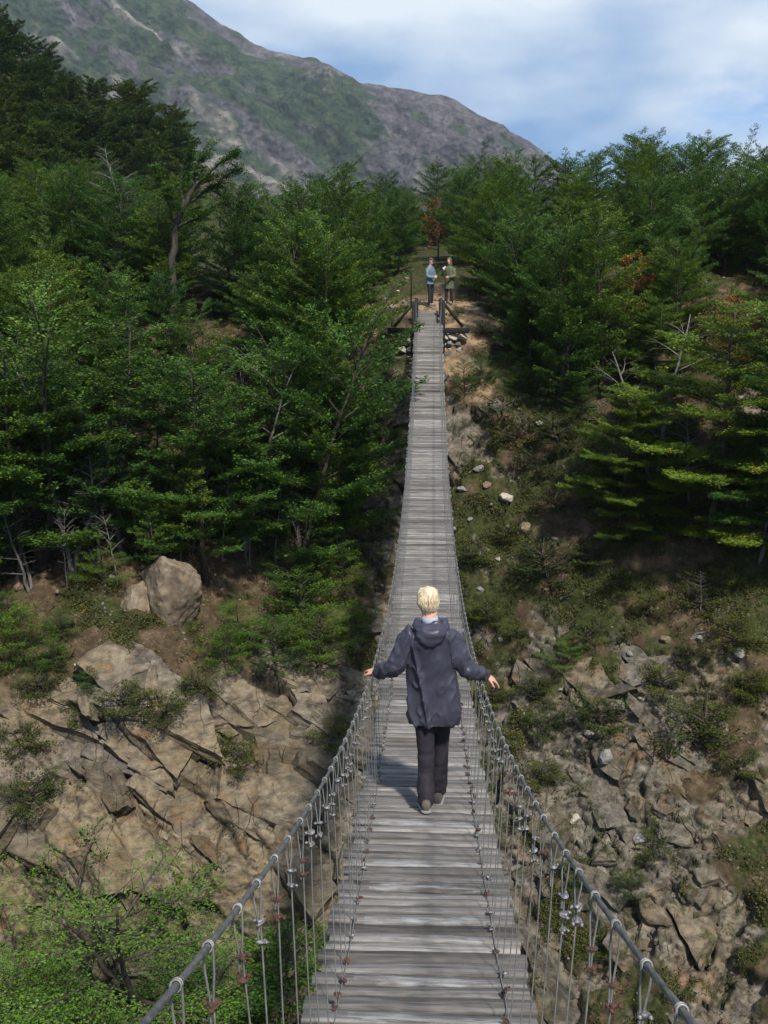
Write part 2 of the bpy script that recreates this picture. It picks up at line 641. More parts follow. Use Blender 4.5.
def build_terrain():
    ex = np.array([1.3 ** k for k in range(1, 20)])
    ex = ex[ex < 60] * 2
    xs = axis([(-40, -22, 0.5), (-22, -17, 0.12), (-17, 14.5, 0.055), (14.5, 20, 0.12), (20, 40, 0.5)])
    xs = np.concatenate([-40 - ex[::-1] * 4, xs, 40 + ex * 4])
    ys = axis([(-30, 14, 1.5), (14, 19.5, 0.2), (19.5, 36, 0.032), (36, 44, 0.06), (44, 60, 0.16), (60, 150, 0.5), (150, 260, 3.0)])
    ys = np.concatenate([[-300, -120, -60], ys, [300, 380, 500, 700, 900]])
    nx, ny = len(xs), len(ys)
    X, Y = np.meshgrid(xs, ys)
    Z = H(X.ravel(), Y.ravel()).reshape(ny, nx)
    dzx = np.gradient(Z, xs, axis=1)
    dzy = np.gradient(Z, ys, axis=0)
    N = np.stack([-dzx, -dzy, np.ones_like(Z)], -1)
    N /= np.linalg.norm(N, axis=-1, keepdims=True)
    p = np.stack([X, Y, Z], -1).reshape(-1, 3)
    N = N.reshape(-1, 3)
    steep = 1 - N[:, 2]
    x, y, z = p.T
    near = (y > 15) & (y < 62) & (abs(x) < 36)
    rock = np.zeros(len(p))
    veg = np.zeros(len(p))
    tan = np.zeros(len(p))
    crack = np.zeros(len(p))
    moss_ = np.zeros(len(p))
    path = np.zeros(len(p))
    D = np.zeros(len(p))
    q = p[near]
    qx, qy, qz = q.T
    qs = steep[near]
    big = fbm(q * 0.33, 5, 4)
    mid = fbm(q * 1.1, 9, 4)
    # where bare rock shows
    left = sstep(-1.5, -3.5, qx)
    lip = -11.2 + 0.8 * big
    rl = sstep(lip + 0.7, lip - 0.5, qz + 0.5 * mid)
    # pockets of soil on ledges of the left cliff
    rr = sstep(0.08, 0.22, 0.62 * big + 0.55 * mid + sstep(-6, -17, qz) * 0.32 + sstep(3, 9, qx) * 0.10 - 0.12)
    rr = np.maximum(rr, sstep(0.1, 0.25, 0.6 * big + 0.6 * mid + 0.25 * sstep(-1.5, -2.5, -abs(qx - 2.2)) + 0.12) * sstep(-2.2, -3.2, qz) * sstep(4.5, 3.2, qx))
    rk = left * rl + (1 - left) * rr
    rk *= sstep(41, 37, qy)
    rk = np.clip(rk, 0, 1)
    # rock blocks: facets of tilted cells, long axis running down to the right
    ax = np.array([0.62, 0.25, -0.75]); ax /= np.linalg.norm(ax)
    bx = np.cross(ax, [0.15, -1, 0.25]); bx /= np.linalg.norm(bx)
    cx = np.cross(ax, bx)
    warp = np.stack([fbm(q * 0.5 + 7 * k, 30 + k, 2) for k in range(3)], 1)
    qq = q + warp * 0.38
    uvw = np.stack([qq @ ax, qq @ bx, qq @ cx], 1)
    disp = np.zeros(len(q))
    fdisp = np.zeros(len(q))
    ck = np.zeros(len(q))
    lf = left * rl
    for (sa, sb, sc, amp, til, cr, w, sd) in ((5.0, 1.8, 2.2, 0.50, 0.48, 0.20, 0.030, 1), (2.3, 0.60, 0.85, 0.16, 0.42, 0.08, 0.04, 40), (0.75, 0.22, 0.30, 0.05, 0.42, 0.02, 0.05, 80)):
        s = np.array([1 / sa, 1 / sb, 1 / sc])
        F1, F2, rnd, dv = worley(uvw * s, sd)
        dv = dv / s
        t = (rnd[:, :3] - 0.5) * 2 * til
        g = F2 - F1
        f = amp * (rnd[:, 3] - 0.5) * 2 + (dv * t).sum(1)
        keep = sstep(0.1, 0.4, rnd[:, 0])
        c = np.exp(-(g / w) ** 2)
        k = (0.6 + 0.4 * lf) if sd == 1 else (0.75 + 0.35 * (1 - lf)) if sd == 40 else (0.4 + 0.6 * (1 - lf))
        if sd == 80:
            fdisp += k * (f - cr * c * keep)
        else:
            disp += k * (f - cr * c * keep)
        ck = np.maximum(ck, c * keep * (0.9 if sd < 80 else 0.5))
    soft = fbm(q * 0.8, 60, 5) * 0.35 + fbm(q * 4, 66, 4) * 0.06
    d = rk * (disp * 0.45 - 0.28) + (1 - rk) * (soft + 0.28 * disp * 0.6) + 0.25 * big
    # calm ground where the bridge lands and along the path
    flat = sstep(2.6, 1.4, abs(qx + 0.0)) * sstep(37.5, 39.0, qy) * sstep(48, 42, qy)
    d *= 1 - flat * 0.9
    fade = sstep(15, 19, qy) * sstep(62, 50, qy)
    D[near] = d * fade
    G = D.reshape(ny, nx)
    for _ in range(2):
        G[1:-1] = G[1:-1] * 0.5 + (G[:-2] + G[2:]) * 0.25
        G[:, 1:-1] = G[:, 1:-1] * 0.5 + (G[:, :-2] + G[:, 2:]) * 0.25
    E = np.zeros(len(p))
    E[near] = (rk * fdisp + 0.05 * fbm(q * 3.0, 67, 4) + 0.020 * fbm(q * 9.0, 68, 3) * (0.4 + rk)) * fade * (1 - flat * 0.9)
    E = E.reshape(ny, nx)
    for _ in range(0):
        E[1:-1] = E[1:-1] * 0.5 + (E[:-2] + E[2:]) * 0.25
        E[:, 1:-1] = E[:, 1:-1] * 0.5 + (E[:, :-2] + E[:, 2:]) * 0.25
    D[:] = (G + E).ravel()
    rock[near] = rk
    crack[near] = ck * rk
    moss_[near] = np.clip((1 - left) * 1.0 + left * 0.35 * sstep(-15, -11, qz) + 0.1, 0, 1)
    tan[near] = np.clip(0.18 + 0.28 * left * sstep(-9, -12, qz) + 0.9 * fbm(q * 0.45, 77, 4) + 0.25 * left * sstep(-13, -17, qz), 0, 1)
    veg[near] = sstep(-0.12, 0.22, fbm(q * 0.9, 88, 5) + 0.22 * fbm(q * 5, 90, 3) + 0.10 * (1 - left) - 0.12 * left)
    px_ = 0.25 + 0.12 * (qy - 41) * 0.9
    path[near] = np.maximum(sstep(0.8, 0.35, abs(qx - px_) + 0.35 * mid) * sstep(39.4, 40.2, qy) * sstep(49, 45, qy),
                            sstep(0.0, 0.25, fbm(q * 0.7, 95, 4) + 0.55 * sstep(3.2, 1.2, abs(qx - 0.9)) - 0.3) * sstep(-4.6, -3.2, qz) * sstep(46, 42, qy) * sstep(5, 3, abs(qx - 0.8)))
    far = ~near
    qf = p[far]
    nf = fbm(qf * 0.12, 3, 4) * 0.8
    D[far] = nf * sstep(0, 40, np.abs(qf[:, 1]))
    # rock outcrop on the hill
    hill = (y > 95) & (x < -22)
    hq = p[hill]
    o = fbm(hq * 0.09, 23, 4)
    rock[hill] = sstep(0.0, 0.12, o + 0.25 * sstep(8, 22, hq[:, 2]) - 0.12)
    crack[hill] = 0.5 + 0.3 * fbm(hq * 0.6, 29, 4)  # no cracks here: cloud shadow on the hill painted into the rock colour
    D[hill] += rock[hill] * (fbm(hq * 0.35, 27, 5) * 4.0)
    veg[far] = sstep(-0.2, 0.2, fbm(qf * 0.5, 99, 3))
    veg = np.maximum(veg, sstep(42, 48, y) * 0.8)
    out = p + N * D[:, None]
    # keep the ground under the deck end
    i = np.arange(ny - 1)[:, None] * nx
    j = np.arange(nx - 1)[None]
    F = np.stack([i + j, i + j + 1, i + nx + j + 1, i + nx + j], -1).reshape(-1, 4)
    me = np_mesh('ravine_ground', out, F, smooth=True)
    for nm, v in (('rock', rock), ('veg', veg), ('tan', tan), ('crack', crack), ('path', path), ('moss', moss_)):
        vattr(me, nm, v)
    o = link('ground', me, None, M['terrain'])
    tag(o, kind='structure')
    return o, out, N, rock, veg, path, N


ground, TV, TN, T_rock, T_veg, T_path, SN = build_terrain()
bpy.context.view_layer.update()
bvh = BVHTree.FromObject(ground, bpy.context.evaluated_depsgraph_get())


def hit(px, py):
    v = ray(px, py).normalized()
    loc, nrm, i, d = bvh.ray_cast(Vector((0, 0, 0)), v)
    return loc, nrm


def drop(x, y):
    loc, nrm, i, d = bvh.ray_cast(Vector((x, y, 200)), Vector((0, 0, -1)))
    return loc.z if loc else float(H(x, y)[0])


# ------------------------------------------------------------------ fractured rock faces
def build_cliff():
    g = np.random.default_rng(314)
    v = TV
    ok = (v[:, 1] > 19.5) & (v[:, 1] < 39.3) & (abs(v[:, 0] + 1) < 19)
    # area weight: the grid is finer where the mesh is close, so thin evenly
    left = v[:, 0] < -2.4
    w = np.where(ok, T_rock, 0)
    cl = fbm(v * 0.28, 611, 3)
    w = np.where(left, w, w * sstep(-0.30, 0.10, cl) * 1.0)
    w[np.abs(v[:, 0]) > 14.8] *= 6.0
    idx = np.nonzero(w > 0.3)[0]
    pr = w[idx] / w[idx].sum()
    fr = np.array([0.60, 0.22, -0.77])
    res = 13
    lin = np.linspace(-1, 1, res)
    # unit cube surface grid
    Vs, Fs, b = [], [], 0
    for axn in range(3):
        for sg in (-1, 1):
            if axn == 2 and sg == -1:
                continue
            a, c = np.meshgrid(lin, lin, indexing='ij')
            p = np.zeros((res, res, 3))
            p[..., axn] = sg
            p[..., (axn + 1) % 3] = a * sg
            p[..., (axn + 2) % 3] = c
            Vs.append(p.reshape(-1, 3))
            i = np.arange(res - 1)[:, None] * res
            j = np.arange(res - 1)[None]
            Fs.append(np.stack([i + j, i + res + j, i + res + j + 1, i + j + 1], -1).reshape(-1, 4) + b)
            b += res * res
    U = np.vstack(Vs)
    FU = np.vstack(Fs)
    VV, FF, base = [], [], 0
    toneA, toneB = [], []
    spec = [(330, 'L', (1.0, 2.8)), (260, 'L', (0.35, 1.0)), (270, 'R', (0.8, 2.2)), (330, 'R', (0.3, 0.8)), (200, 'R', (0.12, 0.3))]
    li = idx[v[idx, 0] < -2.2]
    ri = idx[v[idx, 0] >= -2.2]
    for n, side, (s0, s1) in spec:
        pool = li if side == 'L' else ri
        pw = w[pool] / w[pool].sum()
        for ch in g.choice(pool, n, p=pw):
            c = v[ch]
            nr = SN[ch] + g.normal(0, 0.17 if s1 > 1.2 else 0.26, 3)
            if side == 'R':
                nr = nr + np.array([-0.12, -0.2, 0.1])
            nr /= np.linalg.norm(nr)
            f = fr + g.normal(0, 0.11 if s1 > 1.2 else 0.25, 3)
            lx = f - nr * np.dot(f, nr)
            lx /= np.linalg.norm(lx)
            ly = np.cross(nr, lx)
            L = g.uniform(s0, s1)
            W = L * g.uniform(0.32, 0.75)
            D = min(L, 1.4) * g.uniform(0.35, 0.6)
            q = U.copy()
            # in-plane shear and taper keep every face flat
            x, y, z = q.T
            sh, tp, tp2 = g.uniform(-0.45, 0.45), g.uniform(-0.28, 0.28), g.uniform(-0.28, 0.28)
            X = x * (1 + tp * y) + sh * y
            Y = y * (1 + tp2 * x)
            tz = 1 - g.uniform(0.05, 0.2) * (z > 0)
            # cut one or two corners with a plane
            pt = np.stack([X * tz, Y * tz, z], 1)
            for _ in range(g.integers(1, 4)):
                m = g.normal(size=3)
                m[2] = abs(m[2]) * 0.8
                m /= np.linalg.norm(m)
                o = g.uniform(0.55, 0.95) * np.abs(m).sum() * 0.8
                dd = pt @ m - o
                pt = pt - np.where(dd > 0, dd, 0)[:, None] * m
            pt = pt * np.array([L, W, D]) * 0.5
            prot = D * g.uniform(0.12, 0.50 if side == 'R' else 0.72)
            toneA.append(np.full(len(pt), g.normal(0, 0.20)))
            toneB.append(np.full(len(pt), max(0.0, g.normal(0.08, 0.16))))
            P3 = c + pt[:, :1] * lx + pt[:, 1:2] * ly + (pt[:, 2:] - D * 0.5 + prot) * nr
            VV.append(P3)
            FF.append(FU + base)
            base += len(P3)
    V = np.vstack(VV)
    F = np.vstack(FF)
    # worn, broken surface: the same noise everywhere so neighbours agree
    dn = np.stack([fbm(V * 2.3, 620 + k, 4) for k in range(3)], 1) * 0.075 + np.stack([fbm(V * 9.0, 630 + k, 3) for k in range(3)], 1) * 0.022
    V = V + dn
    me = np_mesh('cliff', V, F, smooth=False)
    lf = sstep(-1.5, -3.5, V[:, 0])
    n = len(V)
    vattr(me, 'rock', np.ones(n))
    vattr(me, 'veg', np.ones(n))
    vattr(me, 'path', np.zeros(n))
    vattr(me, 'crack', np.clip(np.concatenate(toneB) + 0.10, 0, 0.55))
    vattr(me, 'moss', np.clip((1 - lf) * 0.8 + 0.08, 0, 1))
    vattr(me, 'tan', np.clip(0.22 + np.concatenate(toneA) + 0.30 * lf * sstep(-9, -12, V[:, 2]) + 0.9 * fbm(V * 0.45, 77, 4) + 0.25 * lf * sstep(-13, -17, V[:, 2]), 0, 1))
    o = link('cliff', me, None, M['terrain'])
    tag(o, kind='structure')
    return o


cliff = build_cliff()
bpy.context.view_layer.update()
bvh2 = BVHTree.FromObject(cliff, bpy.context.evaluated_depsgraph_get())
_hit1, _drop1 = hit, drop


def hit(px, py):
    v = ray(px, py).normalized()
    a = bvh.ray_cast(Vector((0, 0, 0)), v)
    b = bvh2.ray_cast(Vector((0, 0, 0)), v)
    if b[0] is not None and (a[0] is None or b[3] < a[3]):
        return b[0], b[1]
    return a[0], a[1]


# river at the bottom of the ravine
t = NT('river_water')
M['water'] = t.out((0.05, 0.10, 0.10), 0.12, t.bump(t.noise(t.pos(), 1.5, 5, 0.6), 0.4, 0.1), spec=0.5)
xs = np.linspace(-150, 150, 40)
V = np.array([[x, y, -25.2] for y in (0.0, 17.0) for x in xs])
F = np.array([[i, i + 1, 41 + i, 40 + i] for i in range(39)])
w = link('water', np_mesh('water', V, F), None, M['water'])
tag(w, kind='structure')


# ------------------------------------------------------------------ mountain
def build_mountain():
    ridge = [(-500, -420), (-150, -230), (60, -90), (190, 0), (245, 40), (275, 50), (330, 66), (362, 84), (400, 88), (450, 102), (500, 128), (530, 142), (556, 160), (620, 215), (760, 260), (1100, 290)]
    rx = np.array([r[0] for r in ridge], float)
    ry = np.array([r[1] for r in ridge], float)
    nu, nv = 620, 480
    pu = np.linspace(-500, 1100, nu)
    yy = np.interp(pu, rx, ry)
    V = np.zeros((nv, nu, 3))
    top = np.array([P(a, b, 1500) for a, b in zip(pu, yy)])
    foot = np.array([P(a + 60, 330, 760) for a in pu])
    foot[:, 2] = -25
    vv = np.linspace(0, 1, nv)
    back = top.copy()
    back[:, 1] += 500
    back[:, 2] = -25
    nb = 60
    rows = []
    for v in vv:
        # concave slope: steep on top, easing into the valley
        s = v
        z = top[:, 2] + (foot[:, 2] - top[:, 2]) * (1 - (1 - s) ** 1.5)
        r = top + (foot - top) * s
        r[:, 2] = z
        rows.append(r)
    for v in np.linspace(0, 1, nb)[1:]:
        rows.append(top + (back - top) * v)
    rows = rows[:nv][::-1] + rows[nv:]
    G = np.array(rows)
    nr = len(G)
    p = G.reshape(-1, 3)
    px = np.tile(pu, nr)
    v = np.concatenate([vv[::-1], -np.linspace(0, 1, nb)[1:]])[:, None] * np.ones(nu)
    v = v.ravel()
    # gullies running down and to the right across the face
    u = px / 40.0
    gx = np.stack([p[:, 0] * 0.010 + p[:, 2] * 0.012, p[:, 1] * 0.0015, p[:, 2] * 0.002], 1)
    rid = 1 - np.abs(fbm(gx * 1.4, 3, 5)) * 2
    big = fbm(p * 0.006, 8, 5)
    fine = fbm(p * 0.03, 12, 5)
    edge = sstep(0.0, 0.18, np.abs(v))
    d = (rid * 34 + big * 55) * (0.12 + 0.88 * edge) + fine * 17 * (0.5 + 0.5 * edge) + fbm(p * 0.011, 15, 6) * 30 * (0.25 + 0.75 * edge)
    nrm = np.array([0.1, -0.75, 0.65])
    out = p + nrm * d[:, None]
    # green lower slopes, bare steep rock to the right under the ridge, pale scree bands
    hh = v
    right = sstep(330, 420, px)
    gn = fbm(np.stack([p[:, 0] * 0.011 + p[:, 2] * 0.018, p[:, 1] * 0.002, p[:, 2] * 0.006], 1), 31, 5)
    g = sstep(-0.12, 0.16, gn + 0.16 - 0.75 * right * sstep(0.9, 0.1, hh) + 0.55 * fine - 0.5 * sstep(0.10, 0.0, hh))
    sc = sstep(0.14, 0.42, fbm(np.stack([p[:, 0] * 0.013 + p[:, 2] * 0.02, p[:, 1] * 0.003, p[:, 2] * 0.009], 1), 51, 5) + 0.5 * fine - 0.3 * right) * sstep(0.02, 0.2, hh)
    g *= 1 - sc * 0.9
    g[v < 0] = 0
    i = np.arange(nr - 1)[:, None] * nu
    j = np.arange(nu - 1)[None]
    F = np.stack([i + j, i + j + 1, i + nu + j + 1, i + nu + j], -1).reshape(-1, 4)
    me = np_mesh('mountain', out, F, smooth=True)
    vattr(me, 'green', g)
    vattr(me, 'scree', sc)
    o = link('mountain', me, None, M['mountain'])
    tag(o, kind='structure')
    return out


MV = build_mountain()


# ------------------------------------------------------------------ haze
def build_haze():
    t = NT('valley_haze')
    v = t.n('ShaderNodeVolumePrincipled')
    v.inputs['Color'].default_value = (0.78, 0.87, 1.0, 1)
    v.inputs['Density'].default_value = HAZE
    v.inputs['Anisotropy'].default_value = 0.2
    o = t.n('ShaderNodeOutputMaterial')
    t.l(v.outputs[0], o.inputs['Volume'])
    mb = MB()
    x0, x1, y0, y1, z0, z1 = -1500, 1700, -400, 2150, -30, 700
    mb.box(((x0 + x1) / 2, (y0 + y1) / 2, (z0 + z1) / 2), (x1 - x0, y1 - y0, z1 - z0))
    b = mb.build('haze', t.m)
    tag(b, kind='stuff')


# ------------------------------------------------------------------ sky, sun
SUN_EL, SUN_AZ = R(52), R(157)     # azimuth measured clockwise from +Y (view direction)


def build_world():
    w = bpy.data.worlds.new('World')
    scene.world = w
    w.use_nodes = True
    t = w.node_tree
    t.nodes.clear()
    nt = NT.__new__(NT)
    nt.t = t
    sky = t.nodes.new('ShaderNodeTexSky')
    sky.sky_type = 'NISHITA'
    sky.sun_disc = False
    sky.sun_elevation = SUN_EL
    sky.sun_rotation = SUN_AZ
    sky.altitude = 2500
    sky.air_density = 1.0
    sky.dust_density = 0.1
    sky.ozone_density = 3.0
    tc = t.nodes.new('ShaderNodeTexCoord').outputs['Generated']
    # cloud layer: direction stretched along the horizon
    mp = nt.mapping(tc, (1.0, 1.0, 2.4))
    n = nt.noise(mp, 4.3, 10, 0.55, 0.3)
    n2 = nt.noise(mp, 1.7, 4, 0.5)
    cov = nt.math('ADD', nt.math('MULTIPLY', n, 0.65), nt.math('MULTIPLY', n2, 0.35))
    k = nt.fr(cov, 0.47, 0.545)
    shade = nt.ramp(nt.noise(mp, 2.4, 6, 0.5), [(0.43, (0.20, 0.37, 0.64)), (0.60, (0.84, 0.92, 0.98))])
    bg1 = t.nodes.new('ShaderNodeBackground')
    bg1.inputs[1].default_value = 0.10
    t.links.new(sky.outputs[0], bg1.inputs[0])
    bg2 = t.nodes.new('ShaderNodeBackground')
    bg2.inputs[1].default_value = CLOUD
    t.links.new(shade, bg2.inputs[0])
    mx = t.nodes.new('ShaderNodeMixShader')
    kk = nt.math('MULTIPLY', k, 0.92)
    t.links.new(kk, mx.inputs[0])
    t.links.new(bg1.outputs[0], mx.inputs[1])
    t.links.new(bg2.outputs[0], mx.inputs[2])
    o = t.nodes.new('ShaderNodeOutputWorld')
    t.links.new(mx.outputs[0], o.inputs[0])
    sd = bpy.data.lights.new('sun', 'SUN')
    sd.energy = SUN_E
    sd.angle = R(3.5)
    sd.color = (1.0, 0.94, 0.85)
    s = bpy.data.objects.new('sun', sd)
    COL.objects.link(s)
    az, el = SUN_AZ, SUN_EL
    to = Vector((math.sin(az) * math.cos(el), math.cos(az) * math.cos(el), math.sin(el)))
    s.rotation_euler = (-to).to_track_quat('-Z', 'Y').to_euler()


HAZE = 0.00014
CLOUD = 0.72
SUN_E = 3.7
build_haze()
build_world()
scene.view_settings.view_transform = 'Standard'
scene.view_settings.look = 'None'
scene.view_settings.gamma = 1
scene.view_settings.exposure = 0.66
scene.cycles.max_bounces = 6
scene.cycles.diffuse_bounces = 2
scene.cycles.glossy_bounces = 2
scene.cycles.transmission_bounces = 3
scene.cycles.transparent_max_bounces = 4
scene.cycles.volume_bounces = 0
scene.cycles.use_denoising = True
scene.cycles.use_adaptive_sampling = True

# ------------------------------------------------------------------ footbridge
bridge = empty('suspension_footbridge', (0, DECK_END, deck_z(DECK_END)))
tag(bridge, 'long narrow footbridge of grey planks hung from steel cables across the ravine', 'footbridge')
BO = np.array([0, DECK_END, deck_z(DECK_END)])


def deck_frame(d):
    s = (deck_z(d + 0.05) - deck_z(d - 0.05)) / 0.1
    a = math.atan(s)
    return a


def d_of_py(py):
    """deck distance seen at a pixel row"""
    best = min(np.arange(1.2, 39, 0.01), key=lambda d: abs(project(0, d, deck_z(d))[1] - py))
    return float(best)




PAINTED = [d_of_py(q) for q in (1060, 1018, 984, 940, 920, 885, 863, 827, 820, 762, 738, 700, 477, 450)]


def build_deck():
    r = random.Random(3)
    mb = MB()
    PT = []
    d = 1.0
    while d < DECK_END - 0.05:
        w = r.choice([0.085, 0.10, 0.10, 0.115, 0.12, 0.13])
        c = d + w / 2
        a = deck_frame(c) + r.gauss(0, 0.02)
        yaw = r.gauss(0, 0.010)
        roll = r.gauss(0, 0.007)
        L = 1.07 + r.gauss(0, 0.018)
        ca, sa = math.cos(a), math.sin(a)
        Rx = np.array([[1, 0, 0], [0, ca, -sa], [0, sa, ca]])
        Rz = Rotz(yaw)
        Ry = np.array([[1, 0, roll], [0, 1, 0], [-roll, 0, 1]])
        V, F = plank_geo(L, w, 0.032, r)
        V = V @ (Rx @ Rz @ Ry).T + np.array([r.gauss(0, 0.010), c, deck_z(c) - 0.016 + r.gauss(0, 0.0035)]) - BO
        t = min(1, max(0, r.gauss(0.5, 0.22)))
        mb.add(V, F, t)
        PT.append(np.full(len(V), 1.0 if any(abs(q - c) < 0.055 for q in PAINTED) else 0.0))
        d += w * math.cos(a) + r.choice([0.012, 0.018, 0.024, 0.034, 0.048])
    # closely set boards of the landing between the posts
    while d < 40.35:
        V, F = plank_geo(0.86 + r.gauss(0, 0.006), 0.10, 0.03, r)
        a = 0.25
        ca, sa = math.cos(a), math.sin(a)
        Rx = np.array([[1, 0, 0], [0, ca, -sa], [0, sa, ca]])
        mb.add(V @ Rx.T + np.array([0, d + 0.05, deck_z(d)]) - BO, F, 0.25 + r.random() * 0.3)
        PT.append(np.zeros(len(V)))
        d += 0.108
    o = mb.build('deck', M['plank'], bridge, attr='tone')
    vattr(o.data, 'paint', np.concatenate(PT))


def Rotz(a):
    c, s = math.cos(a), math.sin(a)
    return np.array([[c, -s, 0], [s, c, 0], [0, 0, 1.0]])


def plank_geo(L, w, h, r):
    """a plank along X with worn, slightly wavy arrises"""
    n = 9
    b = 0.006
    prof = [(-w / 2, -h / 2), (w / 2, -h / 2), (w / 2, h / 2 - b), (w / 2 - b, h / 2), (-w / 2 + b, h / 2), (-w / 2, h / 2 - b)]
    m = len(prof)
    V = []
    ph = r.random() * 9
    for i in range(n):
        x = -L / 2 + L * i / (n - 1)
        dz = 0.003 * math.sin(ph + x * 4) + r.gauss(0, 0.0012)
        e = r.gauss(0, 0.0022)
        for k, (y, z) in enumerate(prof):
            V.append((x, y + e * (1 if y > 0 else -1), z + dz))
    F = []
    for i in range(n - 1):
        for k in range(m):
            k2 = (k + 1) % m
            F.append([i * m + k, (i + 1) * m + k, (i + 1) * m + k2, i * m + k2])
    F.append([0, 1, 2, 5])
    F.append([5, 2, 3, 4])
    o = (n - 1) * m
    F.append([o + 5, o + 2, o + 1, o])
    F.append([o + 4, o + 3, o + 2, o + 5])
    return np.array(V), F


build_deck()


# cables --------------------------------------------------------------------
def polyline(fx, fz, d0, d1, step=0.25):
    ds = np.arange(d0, d1 + step * 0.5, step)
    return np.array([[fx(d), d, fz(d)] for d in ds]) - BO


RAIL0, RAIL1 = 0.55, DECK_END + 0.05
for s in (-1, 1):
    ds = np.concatenate([np.arange(RAIL0, 6, 0.012), np.arange(6, 16, 0.05), np.arange(16, RAIL1, 0.2)])
    pts = np.array([[s * rail_x(d), d, rail_z(d)] for d in ds]) - BO
    mb = MB()
    mb.tube(pts, 0.0070, 18, True, twist=(0.11, 6, 9.0))
    c = mb.build('handrail_cable', M['steel'], bridge, smooth=True)
    # tail of the same cable going down to its rock anchor behind the posts
    mb = MB()
    a0 = np.array([s * rail_x(RAIL1), RAIL1, rail_z(RAIL1)])
    a1 = np.array([s * 1.2, 44.0, drop(s * 1.2, 44.0) - 0.1])
    tt = np.linspace(0, 1, 12)[:, None]
    mb.tube(a0 + (a1 - a0) * tt - BO, 0.011, 6)
    mb.build('anchor_cable', M['steel'], bridge)
    for xo, zo, nm in ((0.46, -0.052, 'bearer_cable'), (0.17, -0.052, 'bearer_cable')):
        mb = MB()
        mb.tube(polyline(lambda d: s * xo, lambda d: deck_z(d) + zo, 1.0, DECK_END, 0.3), 0.013, 8)
        mb.build(nm, M['steel'], bridge, smooth=True)
    mb = MB()
    mb.tube(polyline(lambda d: s * (0.395 + 0.002 * math.sin(d * 5)), lambda d: deck_z(d) + 0.012, 1.0, DECK_END, 0.12), 0.0030, 6)
    mb.build('foot_cable', M['wire'], bridge, smooth=True)


def clip_mesh(name):
    mb = MB()
    mb.box((0, 0, 0), (0.016, 0.024, 0.012), bev=0.002)
    th = np.linspace(-0.3, math.pi + 0.3, 9)
    pts = [(0.018 * math.cos(a) * 0.75, 0.012 * math.sin(a) - 0.002, 0) for a in th]
    pts = [(-0.013, 0.022, 0), (-0.013, 0.0, 0)] + [(-0.013 * math.cos(a), -0.013 * math.sin(a), 0) for a in np.linspace(0, math.pi, 7)] + [(0.013, 0.0, 0), (0.013, 0.022, 0)]
    mb.tube(pts, 0.0032, 6)
    for sx in (-1, 1):
        mb.tube([(sx * 0.013, 0.010, 0), (sx * 0.013, 0.018, 0)], 0.0062, 6)
    V = np.vstack(mb.V)
    return np_mesh(name, V, np.vstack(mb.F))


clip_z = clip_mesh('zinc_clip')
clip_z.materials.append(M['clip'])
clip_r = clip_mesh('rusty_clip')
clip_r.materials.append(M['rust'])


def hanger_geo(mb, s, d, rr, near=True, double=False):
    """wire loop over the handrail cable, run down to the foot cable"""
    x0, z0 = s * rail_x(d), rail_z(d)
    sl = (rail_z(d + 0.05) - rail_z(d - 0.05)) / 0.1
    xb, db = s * (0.395 + 0.01 * rr.random()), d + 0.02 * rr.random()
    zb = deck_z(db) + 0.005
    w = 0.0028
    if near:
        lp = 0.09 + 0.05 * rr.random()
        top = np.array([x0, d, z0])
        th = np.linspace(0, 2 * math.pi, 13)
        # collar wrapped on the cable
        k = 0.0100
        mb.tube([(x0 + k * math.cos(a), d + 0.004 * math.sin(a), z0 + k * math.sin(a)) for a in th] - BO, 0.0026, 5, False)
        mb.tube([(x0 + k * math.cos(a), d + 0.009 + 0.004 * math.sin(a), z0 + 0.009 * sl + k * math.sin(a)) for a in th] - BO, 0.0026, 5, False)
        dx = (xb - x0)
        a0 = np.array([x0 + 0.011, d, z0])
        a1 = np.array([x0 + 0.004 + dx * 0.1, d, z0 - lp])
        b0 = np.array([x0 - 0.011, d, z0])
        b1 = np.array([x0 - 0.004 + dx * 0.1, d, z0 - lp])
        mb.tube(np.array([a0, (a0 + a1) / 2 + [0.002, 0, 0], a1]) - BO, w, 5)
        mb.tube(np.array([b0, (b0 + b1) / 2 - [0.002, 0, 0], b1, b1 - [0, 0, 0.05 + 0.05 * rr.random()]]) - BO, w, 5)
        st = a1
    else:
        st = np.array([x0, d, z0])
    bow = rr.gauss(0, 0.006)
    e = np.array([xb, db, zb])
    t_ = np.linspace(0, 1, 7)[:, None]
    pts = st + (e - st) * t_ + np.array([bow, bow * 0.6, 0]) * np.sin(math.pi * t_)
    mb.tube(pts - BO, w, 5)
    if near:
        mb.tube([(xb - 0.012, db, zb + 0.05), (xb + 0.012, db, zb + 0.004), (xb - 0.008, db, zb - 0.01)] - BO, w, 5)
    return st, e


